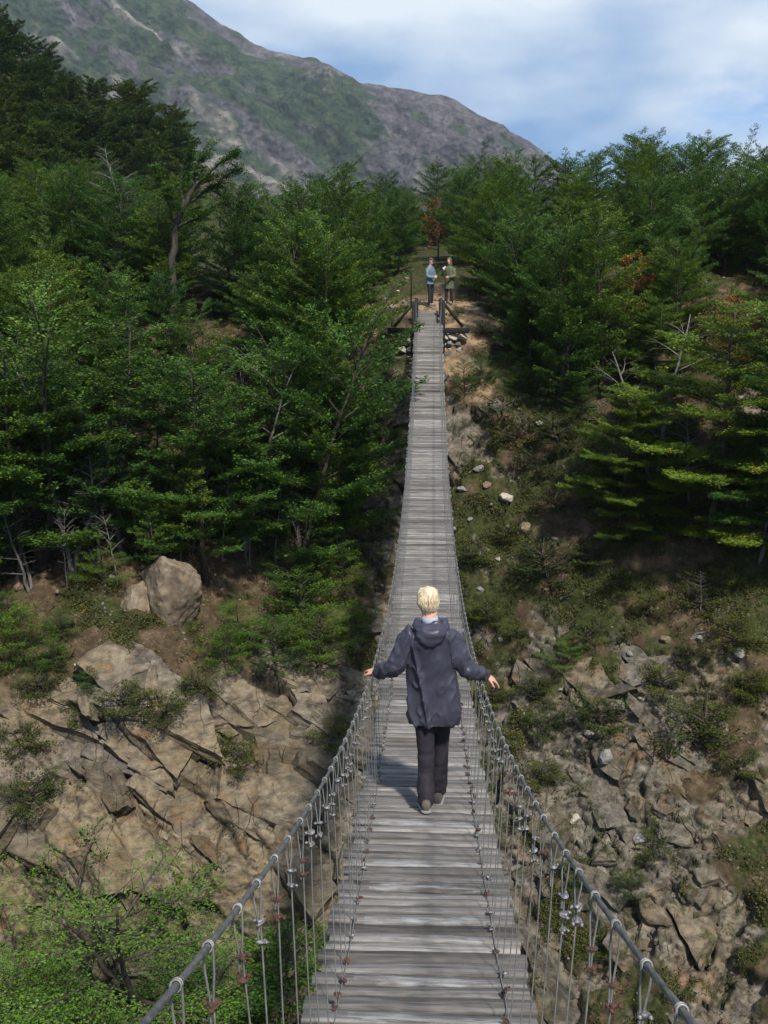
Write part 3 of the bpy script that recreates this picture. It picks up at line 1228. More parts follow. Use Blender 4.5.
rr = random.Random(11)
hangers = []
d = 0.80
rest = MB()
SP = 0.28
for s in (-1, 1):
    d = 0.95 + (0.10 if s < 0 else 0.0)
    k = 0
    while d < DECK_END - 0.2:
        near = k < 50
        if near:
            mb = MB()
            st, e = hanger_geo(mb, s, d, rr, True)
            h = mb.build('hanger', M['wire'], bridge, smooth=True)
            if k < 32:
                rusty = (s > 0 and k in (4, 9, 14)) or (s < 0 and k in (3, 4, 8)) or rr.random() < 0.12
                nclip = rr.choice([2, 2, 2, 1, 3])
                for q in range(nclip):
                    c = bpy.data.objects.new('wire_clip', clip_r if rusty else clip_z)
                    COL.objects.link(c)
                    c.parent = h
                    zz = -0.012 - q * rr.uniform(0.045, 0.065)
                    c.location = Vector(st + np.array([-s * 0.0, 0, zz]) - BO)
                    c.rotation_euler = (rr.gauss(0, 0.15), rr.gauss(0, 0.15), rr.uniform(-1.2, 1.2) + (math.pi if rr.random() < 0.5 else 0))
                    f = rr.uniform(0.95, 1.25)
                    f *= 0.8
                    c.scale = (f, f, f)
            if k < 40:
                for q in range(rr.choice([1, 1, 2])):
                    c = bpy.data.objects.new('deck_clip', clip_r if rr.random() < 0.55 else clip_z)
                    COL.objects.link(c)
                    c.parent = h
                    c.location = Vector(e + np.array([rr.gauss(0, 0.008), rr.gauss(0, 0.012), 0.022 + 0.045 * q]) - BO)
                    c.rotation_euler = (rr.gauss(0, 0.5), rr.gauss(0, 0.5), rr.uniform(-2, 2))
                    f = rr.uniform(0.8, 1.15)
                    c.scale = (f, f, f)
        else:
            hanger_geo(rest, s, d, rr, False)
        d += SP * rr.uniform(0.86, 1.1)
        k += 1
o = rest.build('distant_hangers', M['wire'], bridge, smooth=True)
tag(o, kind='stuff')

# posts, crossbeam and braces of the far portal --------------------------------
for s in (-1, 1):
    for j, (x, y, zt) in enumerate(((0.57, 38.62, 0.82), (0.47, 39.55, 0.72))):
        mb = MB()
        zb = deck_z(y) - (1.5 if j == 0 else 0.6)
        zt_ = deck_z(y) + zt
        mb.box((s * x, y, (zb + zt_) / 2), (0.13, 0.15, zt_ - zb), bev=0)
        o = mb.build('post', M['timber'], bridge)
        for v in o.data.vertices:
            v.co -= Vector(BO)
    z = deck_z(38.6)
    mb = MB()
    p0 = np.array([s * 0.62, 38.66, z + 0.72])
    p1 = np.array([s * 1.30, 38.66, z - 0.10])
    mb.tube(np.array([p0, p1]) - BO, 0.055, 4)
    mb.build('brace', M['timber'], bridge)
    mb = MB()
    z1 = deck_z(39.5)
    mb.box((s * 0.42, 39.4, z1 + 0.30), (0.05, 1.9, 0.07), [[1, 0, 0], [0, 0.97, -0.25], [0, 0.25, 0.97]])
    o = mb.build('side_rail', M['timber'], bridge)
    for v in o.data.vertices:
        v.co -= Vector(BO)
mb = MB()
mb.box((0, 38.66, deck_z(38.6) - 0.24), (3.1, 0.18, 0.20), bev=0.015)
o = mb.build('crossbeam', M['timber'], bridge)
for v in o.data.vertices:
    v.co -= Vector(BO)


# ------------------------------------------------------------------ rocks
def rock_mesh(name, seed, cuts=14, res=22, mat=None, sc=(1, 1, 1)):
    """a convex block cut by random planes, edges worn by noise"""
    g = np.random.default_rng(seed)
    nrm = g.normal(size=(cuts, 3))
    nrm /= np.linalg.norm(nrm, axis=1, keepdims=True)
    off = g.uniform(0.62, 0.95, cuts)
    # cube sphere
    lin = np.linspace(-1, 1, res)
    Vs, Fs, b = [], [], 0
    for axn in range(3):
        for sg in (-1, 1):
            a, c = np.meshgrid(lin, lin, indexing='ij')
            p = np.zeros((res, res, 3))
            p[..., axn] = sg
            p[..., (axn + 1) % 3] = a * sg
            p[..., (axn + 2) % 3] = c
            Vs.append(p.reshape(-1, 3))
            i = np.arange(res - 1)[:, None] * res
            j = np.arange(res - 1)[None]
            F = np.stack([i + j, i + res + j, i + res + j + 1, i + j + 1], -1).reshape(-1, 4) + b
            Fs.append(F)
            b += res * res
    V = np.vstack(Vs)
    V /= np.linalg.norm(V, axis=1, keepdims=True)
    dd = V @ nrm.T
    rad = np.where(dd > 0.05, off[None] / np.maximum(dd, 0.05), 9).min(1)
    rad = np.minimum(rad, 1.15)
    V = V * rad[:, None]
    V += V * (fbm(V * 2.2, seed, 4) * 0.12 + fbm(V * 7, seed + 5, 4) * 0.06)[:, None]
    V = V * np.array(sc)
    me = np_mesh(name, V, np.vstack(Fs), smooth=False)
    me.materials.append(mat)
    return me


def mat_rock(name, a, b, c, lich=0.4, bumpd=0.04, sc=3.0):
    t = NT(name)
    p = t.obj()
    n = t.noise(p, sc, 8, 0.65)
    n3 = t.noise(p, sc * 5, 6, 0.7)
    col = t.ramp(n, [(0.28, a), (0.5, b), (0.72, c)])
    col = t.mix(t.math('MULTIPLY', t.fr(n3, 0.54, 0.7), lich), col, (0.05, 0.045, 0.038))
    col = t.mix(t.math('MULTIPLY', t.fr(t.noise(p, sc * 0.6, 4), 0.55, 0.7), 0.4), col, (0.22, 0.13, 0.06))
    return t.out(col, 0.9, t.bump(t.math('ADD', n, t.math('MULTIPLY', n3, 0.5)), 0.8, bumpd), spec=0.15)


M['rock_tan'] = mat_rock('boulder_rock', (0.09, 0.07, 0.047), (0.19, 0.15, 0.105), (0.30, 0.25, 0.185))
M['rock_grey'] = mat_rock('grey_rock', (0.12, 0.115, 0.105), (0.24, 0.23, 0.21), (0.38, 0.365, 0.33))
M['rock_pale'] = mat_rock('pale_stone', (0.26, 0.23, 0.18), (0.42, 0.38, 0.31), (0.56, 0.52, 0.45), 0.25)


# the big split boulder on the left bank
def boulder():
    loc, n = hit(158, 612)
    root = empty('split_boulder', tuple(loc))
    tag(root, 'large rounded tan boulder split by a crack, resting on the soil above the left cliff', 'boulder')
    for k, (dx, dz, s, sd, rz) in enumerate(((-0.66, 0.0, (0.72, 0.9, 1.08), 3, 0.2), (0.40, 0.45, (1.12, 1.1, 1.62), 12, 0.5))):
        me = rock_mesh('boulder_half', sd, 34, 40, M['rock_tan'], s)
        o = link('boulder_half', me, root)
        o.location = (dx, 0.3, dz)
        o.rotation_euler = (0.1, 0.18 if k else -0.12, rz)
    return root


boulder()
RM = [rock_mesh('rock_block', 20 + k, 12, 20, M[('rock_grey', 'rock_tan', 'rock_pale', 'rock_grey')[k % 4]], (1.0, 0.8, 0.65)) for k in range(6)]
NUMW = ['nearest', 'second', 'third', 'fourth', 'fifth', 'sixth', 'seventh', 'eighth', 'ninth', 'tenth', 'eleventh', 'twelfth', 'thirteenth', 'fourteenth', 'fifteenth', 'sixteenth', 'seventeenth', 'eighteenth', 'nineteenth', 'twentieth']


def ordinal(k):
    if k < 20:
        return NUMW[k]
    if k >= 99:
        return 'hundredth' if k == 99 else 'hundred-and-' + ordinal(k - 100).replace('nearest', 'first')
    tens = {2: 'twenty', 3: 'thirty', 4: 'forty', 5: 'fifty', 6: 'sixty', 7: 'seventy', 8: 'eighty', 9: 'ninety'}[(k + 1) // 10]
    u = (k + 1) % 10
    if u == 0:
        return tens[:-1] + 'ieth'
    return tens + '-' + ['first', 'second', 'third', 'fourth', 'fifth', 'sixth', 'seventh', 'eighth', 'ninth'][u - 1]


def put_rock(px, py, size, mi, label, group, sink=0.3):
    loc, n = hit(px, py)
    if loc is None:
        return
    o = bpy.data.objects.new('rock', RM[mi])
    COL.objects.link(o)
    o.location = loc + Vector((0, 0, size * (0.5 - sink)))
    o.scale = (size * rr.uniform(0.85, 1.2), size * rr.uniform(0.8, 1.1), size * rr.uniform(0.8, 1.2))
    o.rotation_euler = (rr.uniform(-0.3, 0.3), rr.uniform(-0.3, 0.3), rr.uniform(0, 6.28))
    tag(o, label, 'rock', group)


cfg = [
    # left bank under the trees
    ('lying on bare soil beside the split boulder', 'stones on the soil of the left bank', [(18, 588, .30), (57, 592, .17), (112, 578, .2), (222, 590, .12), (143, 660, .16), (47, 652, .08), (112, 612, .07), (75, 665, .08), (185, 640, .08), (205, 560, .10), (250, 571, .08), (264, 545, .08), (240, 600, .07), (20, 640, .10), (92, 590, .14), (215, 575, .08), (150, 520, .34), (175, 512, .42), (130, 530, .22)]),
    # around the bridge end
    ('on the dirt beside the far bridge landing', 'stones heaped round the far landing', [(375, 312, .22), (386, 300, .24), (392, 308, .26), (381, 322, .22), (397, 292, .17), (404, 303, .22), (400, 286, .2), (368, 308, .3), (372, 322, .2), (455, 306, .14), (463, 302, .12), (470, 312, .16), (478, 304, .2), (484, 300, .25), (426, 308, .10), (433, 309, .12), (420, 309, .1), (448, 236, .22), (455, 243, .2), (462, 250, .25), (440, 295, .12), (413, 270, .1), (407, 279, .24)]),
    # right slope
    ('set in the mossy slope right of the deck', 'stones on the mossy right slope', [(470, 445, .3), (478, 470, .35), (487, 486, .28), (462, 490, .3), (455, 530, .25), (470, 520, .22), (492, 505, .18), (505, 500, .5), (525, 530, .45), (540, 425, .3), (520, 410, .16), (555, 540, .22), (480, 590, .2), (498, 560, .18), (546, 590, .15), (575, 475, .24), (630, 655, .2), (665, 640, .3), (612, 628, .12), (580, 645, .14), (650, 330, .25), (618, 333, .3), (700, 700, .35), (560, 690, .16), (540, 740, .2), (500, 640, .14), (590, 735, .28), (640, 700, .2), (700, 640, .25), (740, 655, .4), (720, 730, .5), (606, 760, .5), (575, 820, .3), (640, 840, .4)]),
]
for desc, grp, L in cfg:
    cx = 160 if 'split' in desc else 428
    L = sorted(L, key=lambda q: math.hypot(q[0] - cx, (q[1] - (600 if cx == 160 else 320))))
    for k, (px, py, s) in enumerate(L):
        mi = k % 6
        shade = ('grey', 'tan', 'pale', 'grey', 'grey', 'tan')[mi]
        ref = {'stones on the soil of the left bank': 'from the split boulder', 'stones heaped round the far landing': 'from the far landing', 'stones on the mossy right slope': 'from the far landing'}[grp]
        put_rock(px, py, s * 0.62, mi, f'{shade} rock {desc}, {ordinal(k)} {ref}' if k else f'{shade} rock {desc}, nearest to it', grp)

# dry stone piers under the landing
for s, nm in ((-1, 'left'), (1, 'right')):
    root = empty('stone_pier', (s * 0.8, 38.95, deck_z(38.5) - 1.6))
    tag(root, f'stacked round stones under the crossbeam on the {nm} side of the far landing', 'stone pier')
    zt = -0.3 + 1.6
    g = random.Random(40 + s)
    z = -0.55
    i = 0
    while z < zt:
        h = g.uniform(0.22, 0.32)
        x = -0.42
        while x < 0.42:
            w = g.uniform(0.26, 0.40)
            o = bpy.data.objects.new('pier_stone', RM[g.choice([2, 2, 2, 1, 0])])
            COL.objects.link(o)
            o.parent = root
            o.location = (x + w / 2, -0.1 + g.uniform(-0.04, 0.04), z + h / 2)
            o.scale = (w * 0.62, 0.3, h * 0.82)
            o.rotation_euler = (g.uniform(-.2, .2), g.uniform(-.15, .15), g.uniform(-.3, .3))
            x += w
            i += 1
        z += h
# thin dark pole left of the landing
mb = MB()
x, y, _z = P(411, 300, 41.2)
zz = drop(x, y)
mb.tube([(0, 0, -0.2), (0.01, 0, 0.9), (0.0, 0, 1.75)], 0.035, 6)
o = mb.build('pole', M['timber'])
o.location = (x, y, zz)
tag(o, 'thin dark upright pole beside the path at the far bridge landing', 'pole')

# ------------------------------------------------------------------ trees
def leaf_quads(C, Dr, Nn, L, W):
    """rhombic leaves: centre, direction, normal, length, width -> V, F"""
    S = np.cross(Nn, Dr)
    S /= np.linalg.norm(S, axis=1, keepdims=True) + 1e-9
    L = L[:, None]
    W = W[:, None]
    a = C - Dr * L * 0.5
    b = C + S * W * 0.5
    c = C + Dr * L * 0.5
    d = C - S * W * 0.5
    V = np.stack([a, b, c, d], 1).reshape(-1, 3)
    F = np.arange(len(V)).reshape(-1, 4)
    return V, F


def unit(v):
    return v / (np.linalg.norm(v, axis=-1, keepdims=True) + 1e-9)


def make_tree(seed, height=6.5, spread=2.4, nprim=46, crown0=0.18, leaf=(0.085, 0.050), dens=1.0, taper=1.0, lean=0.05, elev=(0.30, 0.95),
              trunk_r=0.09, twig_w=0.40, flat=0.22, skip=0.0, top_pow=0.75, bare=False, multi=1, jit=0.35):
    g = np.random.default_rng(seed)
    wood = MB()
    LC, LD, LN, LT = [], [], [], []
    for stem in range(multi):
        n = 12
        t_ = np.linspace(0, 1, n)
        az = g.uniform(0, 6.28)
        ln = lean if multi == 1 else 0.32
        wob = np.cumsum(g.normal(0, 0.018, (n, 2)), 0) * height * 0.35
        hh = height * (1 if stem == 0 else g.uniform(0.7, 0.95))
        tr = np.stack([np.cos(az) * ln * hh * t_ ** 1.3 + wob[:, 0], np.sin(az) * ln * hh * t_ ** 1.3 + wob[:, 1], hh * t_ - 0.25], 1)
        tr[0, :2] = 0
        rad = trunk_r * (1 - t_) ** 0.8 + 0.010
        rad[0] *= 1.35
        wood.tube(tr, rad, 8)
        npb = int(nprim / multi)
        for k in range(npb):
            u = (k + g.uniform(0, 1)) / npb
            if g.uniform() < skip:
                continue
            s = crown0 + (0.985 - crown0) * u
            p0 = np.array([np.interp(s, t_, tr[:, i]) for i in range(3)])
            # crown profile: widest at a third of its height
            prof = (min(1.0, 0.62 + 1.3 * u) * (1 - u ** 1.35) ** (top_pow * 0.8) + 0.06)
            Lb = spread * prof * g.uniform(1 - jit, 1 + jit * 0.6)
            a = k * 2.39996 + g.uniform(-0.5, 0.5)
            el = elev[0] + (elev[1] - elev[0]) * u ** 1.3 + g.normal(0, 0.12)
            m = 7
            w_ = np.linspace(0, 1, m)
            dirh = np.array([math.cos(a), math.sin(a)])
            side = np.array([-dirh[1], dirh[0]])
            curve = g.normal(0, 0.15)
            rr_ = Lb * w_
            zz_ = Lb * (math.tan(el) * w_ - 0.35 * math.tan(el) * w_ ** 2 + 0.10 * w_ ** 3)
            pb = p0 + np.stack([dirh[0] * rr_ + side[0] * curve * Lb * w_ ** 2, dirh[1] * rr_ + side[1] * curve * Lb * w_ ** 2, zz_], 1)
            wood.tube(pb, np.interp(w_, [0, 1], [0.012 + 0.016 * Lb / spread, 0.004]), 4)
            # secondary twigs in a flat fan
            ns = max(3, int(Lb / 0.16))
            for q in range(ns):
                v = 0.18 + 0.82 * (q + g.uniform(0, 1)) / ns
                b0 = np.array([np.interp(v, w_, pb[:, i]) for i in range(3)])
                sg = 1 if q % 2 else -1
                ang = sg * g.uniform(0.5, 1.05) * (1 if v < 0.93 else 0.3)
                dh = np.array([math.cos(a + ang), math.sin(a + ang), g.normal(0.12 + 0.3 * math.tan(el) * 0.5, 0.10)])
                Ls = Lb * 0.42 * (1.15 - v * 0.75) * g.uniform(0.6, 1.3) + 0.10
                Ls = min(Ls, 0.85)
                mm = 4
                w2 = np.linspace(0, 1, mm)[:, None]
                ps = b0 + dh * Ls * w2 + np.array([0, 0, 0.05]) * Ls * w2 ** 2
                if Ls > 0.2:
                    wood.tube(ps, [0.0045, 0.0035, 0.003, 0.002], 3, False)
                if bare:
                    for z_ in range(3):
                        a3 = a + ang + g.uniform(-1, 1)
                        e0 = b0 + dh * Ls * g.uniform(0.3, 0.9)
                        wood.tube([e0, e0 + np.array([math.cos(a3), math.sin(a3), g.normal(0.2, 0.3)]) * Ls * 0.5], [0.003, 0.0015], 3, False)
                    continue
                nl = int(Ls * 135 * dens)
                if nl < 3:
                    continue
                x_ = g.uniform(0.05, 1.06, nl)
                c = b0 + dh * (Ls * x_)[:, None]
                lat = g.normal(0, 1, nl) * twig_w * 0.30 * (1.1 - 0.55 * x_)
                sd = np.array([-dh[1], dh[0], 0])
                c = c + sd * lat[:, None]
                c[:, 2] += g.normal(0, 0.028 + flat * 0.07, nl) + 0.05 * x_ ** 2 * Ls
                d2 = unit(dh + sd * (np.sign(lat) * g.uniform(0.3, 1.0, nl))[:, None] + g.normal(0, 0.2, (nl, 3)))
                nn = unit(np.array([0, 0, 1.0]) + g.normal(0, flat + 0.2, (nl, 3)))
                LC.append(c)
                LD.append(d2)
                LN.append(nn)
                LT.append(np.clip(g.normal(0.5, 0.17, nl) + g.normal(0, 0.10), 0, 0.985))
    if bare:
        return wood, None, None
    C = np.vstack(LC)
    Dd = np.vstack(LD)
    Nn = np.vstack(LN)
    T = np.concatenate(LT)
    if seed % 2 == 0:
        T[g.uniform(0, 1, len(T)) < 0.002] = 1.0
    n = len(C)
    V, F = leaf_quads(C, Dd, Nn, leaf[0] * g.uniform(0.7, 1.3, n), leaf[1] * g.uniform(0.7, 1.3, n))
    return wood, (V, F), np.repeat(T, 4)


def tree_proto(kind, leafmat, barkmat, seed, crown_name='crown', **kw):
    wood, lf, T = make_tree(seed, **kw)
    me_w = np_mesh(kind + '_trunk', np.vstack(wood.V), _quads(wood), smooth=True)
    me_w.materials.append(barkmat)
    me_l = None
    if lf is not None:
        me_l = np_mesh(kind + '_crown', lf[0], lf[1])
        vattr(me_l, 'tone', T)
        me_l.materials.append(leafmat)
    return me_w, me_l


def _quads(mb):
    return np.vstack([f for f in mb.F])


def add_tree(name, proto, loc, h=1.0, rz=0.0, label=None, cat='tree', group=None, wide=1.0, tilt=(0, 0)):
    e = empty(name, loc, rz)
    e.rotation_euler = (tilt[0], tilt[1], rz)
    e.scale = (h * wide, h * wide, h)
    w = bpy.data.objects.new('trunk', proto[0])
    COL.objects.link(w)
    w.parent = e
    if proto[1] is not None:
        c = bpy.data.objects.new('crown', proto[1])
        COL.objects.link(c)
        c.parent = e
    tag(e, label, cat, group)
    return e


BE = [tree_proto('beech', M['leaf'], M['bark'], 100 + k, **kw) for k, kw in enumerate([
    dict(height=6.3, spread=2.4, nprim=62, crown0=0.05, top_pow=0.55),
    dict(height=6.8, spread=2.2, nprim=62, crown0=0.08, lean=0.08, top_pow=0.6),
    dict(height=5.8, spread=2.7, nprim=60, crown0=0.05, top_pow=0.5, multi=2),
    dict(height=5.6, spread=2.3, nprim=62, crown0=0.06, multi=3, top_pow=0.5),
    dict(height=6.4, spread=2.6, nprim=56, crown0=0.12, elev=(0.15, 0.8), lean=0.1, skip=0.05, top_pow=0.5),
    dict(height=6.0, spread=2.1, nprim=62, crown0=0.05, top_pow=0.7, elev=(0.4, 1.05)),
])]
# open trees with long bare lower trunks for the edge of the stand
BO_ = [tree_proto('open_beech', M['leaf'], M['bark_pale'] if k % 2 else M['bark'], 140 + k, **kw) for k, kw in enumerate([
    dict(height=6.6, spread=1.9, nprim=36, crown0=0.45, elev=(0.1, 0.6), skip=0.1, lean=0.12),
    dict(height=6.0, spread=2.1, nprim=34, crown0=0.40, multi=2, trunk_r=0.06),
    dict(height=5.6, spread=1.5, nprim=30, crown0=0.38, trunk_r=0.05, lean=0.15),
])]
FAR = [tree_proto('hill_beech', M['leaf_far'], M['bark'], 160 + k, height=4.2, spread=2.2, nprim=40, crown0=0.04, leaf=(0.15, 0.10), dens=0.6, top_pow=0.45, jit=0.45, multi=2) for k in range(3)]
SNAG = [tree_proto('dead_tree', None, M['deadwood'], 180 + k, height=4.6, spread=1.2, nprim=26, crown0=0.25, elev=(0.2, 0.9), bare=True, trunk_r=0.06, lean=0.15, multi=1 + k % 2) for k in range(3)]
STEM = [tree_proto('bare_stem', None, M['bark_pale'], 240 + k, height=3.6, spread=0.9, nprim=16, crown0=0.35, elev=(0.4, 1.1), bare=True, trunk_r=0.035, lean=0.2, multi=1 + k) for k in range(2)]
PAD = [tree_proto('pad_beech', M['leaf_bright'], M['bark'], 190 + k, height=6.2, spread=2.7, nprim=52, crown0=0.03, leaf=(0.075, 0.042), dens=2.2, top_pow=0.5, elev=(-0.05, 0.45), flat=0.05, twig_w=0.55, skip=0.05, jit=0.45) for k in range(2)]
YNG = [tree_proto('young_beech', M['leaf_young'], M['bark'], 200 + k, height=2.6, spread=1.5, nprim=30, crown0=0.05, leaf=(0.034, 0.022), dens=1.5, multi=3, trunk_r=0.03, elev=(0.3, 0.9)) for k in range(2)]
SHR = [tree_proto('low_shrub', M['shrub'], M['bark'], 210 + k, height=0.9, spread=0.75, nprim=26, crown0=0.02, leaf=(0.05, 0.03), dens=1.1, multi=3, trunk_r=0.015, top_pow=0.4, elev=(0.2, 0.9)) for k in range(3)]
SAP = [tree_proto('sapling', M['leaf'], M['bark'], 220 + k, height=2.4, spread=1.1, nprim=30, crown0=0.06, leaf=(0.05, 0.030), dens=1.5, trunk_r=0.025) for k in range(2)]
RED = [tree_proto('red_shrub', M['leaf_red'], M['bark'], 231, height=2.6, spread=0.9, nprim=22, crown0=0.25, leaf=(0.08, 0.055), dens=0.9, trunk_r=0.03, skip=0.15),
       tree_proto('rust_shrub', M['leaf_rust'], M['bark'], 233, height=3.2, spread=1.3, nprim=28, crown0=0.3, leaf=(0.08, 0.05), dens=0.6, trunk_r=0.03),
       tree_proto('rust_tree', M['leaf_rust'], M['bark'], 235, height=2.6, spread=0.9, nprim=24, crown0=0.25, leaf=(0.08, 0.05), dens=0.8, trunk_r=0.03, skip=0.15)]

tr = random.Random(21)
planted = []     # (x, y, px, py, base, height)


def free(x, y, dmin):
    return all((x - a) ** 2 + (y - b) ** 2 > dmin * dmin for a, b, *_ in planted)


def view_pos(x, y, z):
    return project(x, y, z)


entries = []     # dict(kind, proto, loc, h, ...)


def plant(kind, proto, x, y, h, wide=1.0, **kw):
    z = drop(x, y)
    px, py = project(x, y, z)
    planted.append((x, y))
    entries.append(dict(kind=kind, proto=proto, loc=(x, y, z - 0.05), h=h, wide=wide, rz=tr.uniform(0, 6.28), px=px, py=py, y=y, x=x, **kw))


# 1. placed by hand: what the photo shows singly
def plant_px(kind, proto, px, py, hpx, wide=1.0, href=6.5, **kw):
    loc, n = hit(px, py)
    if loc is None:
        return
    zc = loc.y * math.cos(PITCH) - loc.z * math.sin(PITCH)
    plant(kind, proto, loc.x, loc.y, (hpx / FPX * zc) / href, wide, **kw)


# front row on the left bank with visible trunks
for px, py, hp, k in ((12, 585, 250, 0), (75, 575, 235, 1), (128, 560, 250, 0), (205, 575, 215, 4), (245, 545, 215, 1), (300, 560, 260, 2), (330, 535, 225, 5), (-40, 590, 260, 2), (45, 560, 290, 3), (352, 470, 150, 3)):
    if k in (0, 1) and px < 260:
        plant_px('beech_tree', BO_[k], px, py, hp)
    else:
        plant_px('beech_tree', BE[k], px, py, hp)
for px, py, hp, k in ((100, 560, 150, 2), (160, 600, 120, 2), (340, 520, 170, 2), (180, 585, 150, 2)):
    plant_px('beech_tree', BO_[2], px, py, hp, 0.8, 5.6)
# beside the far landing
for px, py, hp, k in ((332, 352, 135, 5), (324, 395, 155, 0), (318, 400, 190, 2), (375, 285, 85, 5), (398, 272, 75, 0), (342, 330, 150, 1)):
    plant_px('beech_tree', BE[k], px, py, hp, 0.8)
for px, py, hp, k in ((558, 400, 175, 5), (600, 390, 170, 1), (512, 320, 110, 0), (535, 345, 130, 2), (488, 285, 80, 5), (498, 255, 85, 0), (572, 330, 150, 3), (676, 352, 110, 4), (530, 372, 110, 5), (650, 300, 120, 0)):
    plant_px('beech_tree', BE[k], px, py, hp, 0.85)
plant_px('pad_beech', PAD[0], 706, 540, 245, 1.0, 6.4, label='bright yellow-green beech with flat layered boughs overhanging the right cliff')
plant_px('pad_beech', PAD[1], 620, 530, 150, 0.9, 6.4, label='low spreading yellow-green beech in front of the dark hollow on the right slope')
plant_px('pad_beech', PAD[1], 780, 545, 210, 0.9, 6.4, label='yellow-green layered beech cut by the right edge of the photo above the cliff')
plant_px('pad_beech', PAD[0], 655, 400, 110, 0.8, 6.4, label='small layered beech above the grey dead twigs on the right slope')

for px, py, hp, lab in (
    (652, 480, 170, 'grey dead tree with fine twigs before the layered beech on right slope'),
    (690, 500, 110, 'tangled grey dead shrub under the layered beech boughs on the right slope'),
    (610, 470, 60, 'short bare grey dead tree between the two right slope beeches'),
    (760, 560, 110, 'grey dead branches at the cliff top on the far right'),
    (232, 470, 130, 'leafless grey tree in the middle of the left bank stand'),
    (98, 560, 120, 'pale bare dead tree left of the split boulder'),
    (150, 480, 110, 'bare grey snag standing above the split boulder'),
    (262, 240, 75, 'thin grey dead treetop in the middle of the left forest'),
    (130, 265, 120, 'tall bare grey snag beside the wind-bent tree'),
    (148, 272, 90, 'shorter forked grey snag next to the wind-bent tree'),
    (600, 300, 70, 'grey dead trunk among the beeches right of the path'),
    (570, 395, 100, 'pale dead trunk inside the front beech right of the landing'),
    (30, 590, 120, 'pale bare dead tree at the left edge above the cliff'),
    (490, 245, 65, 'bare greyish treetop right of the two distant walkers'),
    (700, 610, 45, 'low grey dead shrub hanging over the right cliff edge')):
    plant_px('dead_tree', SNAG[len(entries) % 3], px, py, hp, 1.0, 4.6, label=lab)
STEMS = [(10, 560, 120), (38, 545, 110), (68, 590, 95), (88, 540, 130), (118, 585, 90), (140, 540, 110), (168, 545, 95), (192, 555, 120), (222, 560, 100), (248, 565, 90), (275, 560, 100), (305, 575, 90), (338, 545, 110)]
for k, (px, py, hp) in enumerate(STEMS):
    plant_px('dead_tree', STEM[k % 2], px, py, hp, 0.7, 3.6, label=f'thin bare grey stem at the foot of the left stand, {"first" if k == 0 else ordinal(k)} from the left', group='bare stems at the foot of the left stand')
plant_px('autumn_shrub', RED[0], 735, 375, 85, 1.0, 2.6, label='orange-leaved shrub high on the right slope near the photo edge', cat='shrub')
plant_px('autumn_shrub', RED[0], 634, 338, 88, 0.8, 2.6, label='bright orange shrub among the beeches right of the path', cat='shrub')
plant_px('autumn_shrub', RED[2], 438, 260, 64, 0.9, 2.6, label='rust-red tree behind the two distant walkers at the head of the path', cat='shrub')
plant_px('autumn_shrub', RED[1], 592, 280, 50, 0.6, 3.2, label='slim rust-coloured shrub left of the bright orange one', cat='shrub')
plant_px('autumn_shrub', RED[0], 692, 345, 40, 0.9, 2.6, label='small orange shrub below the front beeches on the right slope', cat='shrub')


# 2. the stand behind, filled row by row
def allowed(px, py, x, y):
    if y > 95:
        return 'hill' if (px < 175) else None
    if abs(x - (0.25 + 0.11 * (y - 41))) < (1.3 if y < 46 else 0.8) and y < 50:
        return None
    if px < 428:
        if y < 47 and px > 350:
            return None
        if py < 565 - max(0, (px - 300)) * 0.9:
            return 'left'
        return None
    if px < 470 and y < 47:
        return None
    lim = 330 if px < 600 else 372
    return 'right' if py < lim else None


# sight lines the photo keeps open: px, half width, lowest pixel that must stay clear, distance
OPEN = [(436, 22, 228, 47), (441, 22, 300, 42), (628, 18, 262, 0), (735, 16, 318, 0), (190, 58, 235, 44), (592, 8, 255, 0)]


def hides(x, y, z, px, py):
    tx, ty = project(x, y, z + 5.2)
    hw = 1.6 / y * FPX
    for ox, w, low, dist in OPEN:
        if dist and y > dist + 0.5:
            continue
        if not dist and y > 44:
            continue
        if abs(px - ox) < w + hw * 0.6 and ty < low and (py > low - 12 or True):
            return True
    return False


gy = 31.0
while gy < 95:
    sp = 2.2 + (gy - 31) * 0.028
    gx = -0.62 * gy
    while gx < 0.55 * gy:
        x = gx + tr.uniform(-0.42, 0.42) * sp
        y = gy + tr.uniform(-0.42, 0.42) * sp
        z = drop(x, y)
        px, py = project(x, y, z)
        gx += sp
        if px < -90 or px > 860:
            continue
        k = allowed(px, py, x, y)
        if hides(x, y, z, px, py):
            continue
        if k in ('left', 'right') and free(x, y, sp * 0.62) and len(entries) < 400:
            h = tr.uniform(0.72, 1.02) * (0.86 if k == 'right' else 0.92) * (0.78 if (k == 'left' and y > 50) else 1.0)
            plant('beech_tree', tr.choice(BE), x, y, h, tr.uniform(0.85, 1.1))
    gy += sp * 0.92
gy = 97.0
hills = 0
while gy < 142:
    sp = 3.25
    gx = -80
    while gx < -5:
        x = gx + tr.uniform(-0.4, 0.4) * sp
        y = gy + tr.uniform(-0.4, 0.4) * sp
        gx += sp
        z = drop(x, y)
        px, py = project(x, y, z)
        if px < -60 or px > 178:
            continue
        o = fbm(np.array([[x, y, z]]) * 0.09, 23, 4)[0]
        if y > 108 and (12 < px < 120 and o + 0.25 * float(sstep(8, 22, z)) - 0.12 > 0.03):
            continue
        plant('hill_beech', tr.choice(FAR), x, y, tr.uniform(0.75, 1.25), tr.uniform(0.9, 1.2))
    gy += sp * 0.95


for px in range(-30, 80, 13):
    for py in (148, 160, 172, 184, 196):
        loc, n = hit(px + tr.uniform(-5, 5), py)
        if loc is not None and 62 < loc.y < 125:
            plant('hill_beech', tr.choice(FAR), loc.x, loc.y, tr.uniform(0.7, 1.0), tr.uniform(0.9, 1.2))


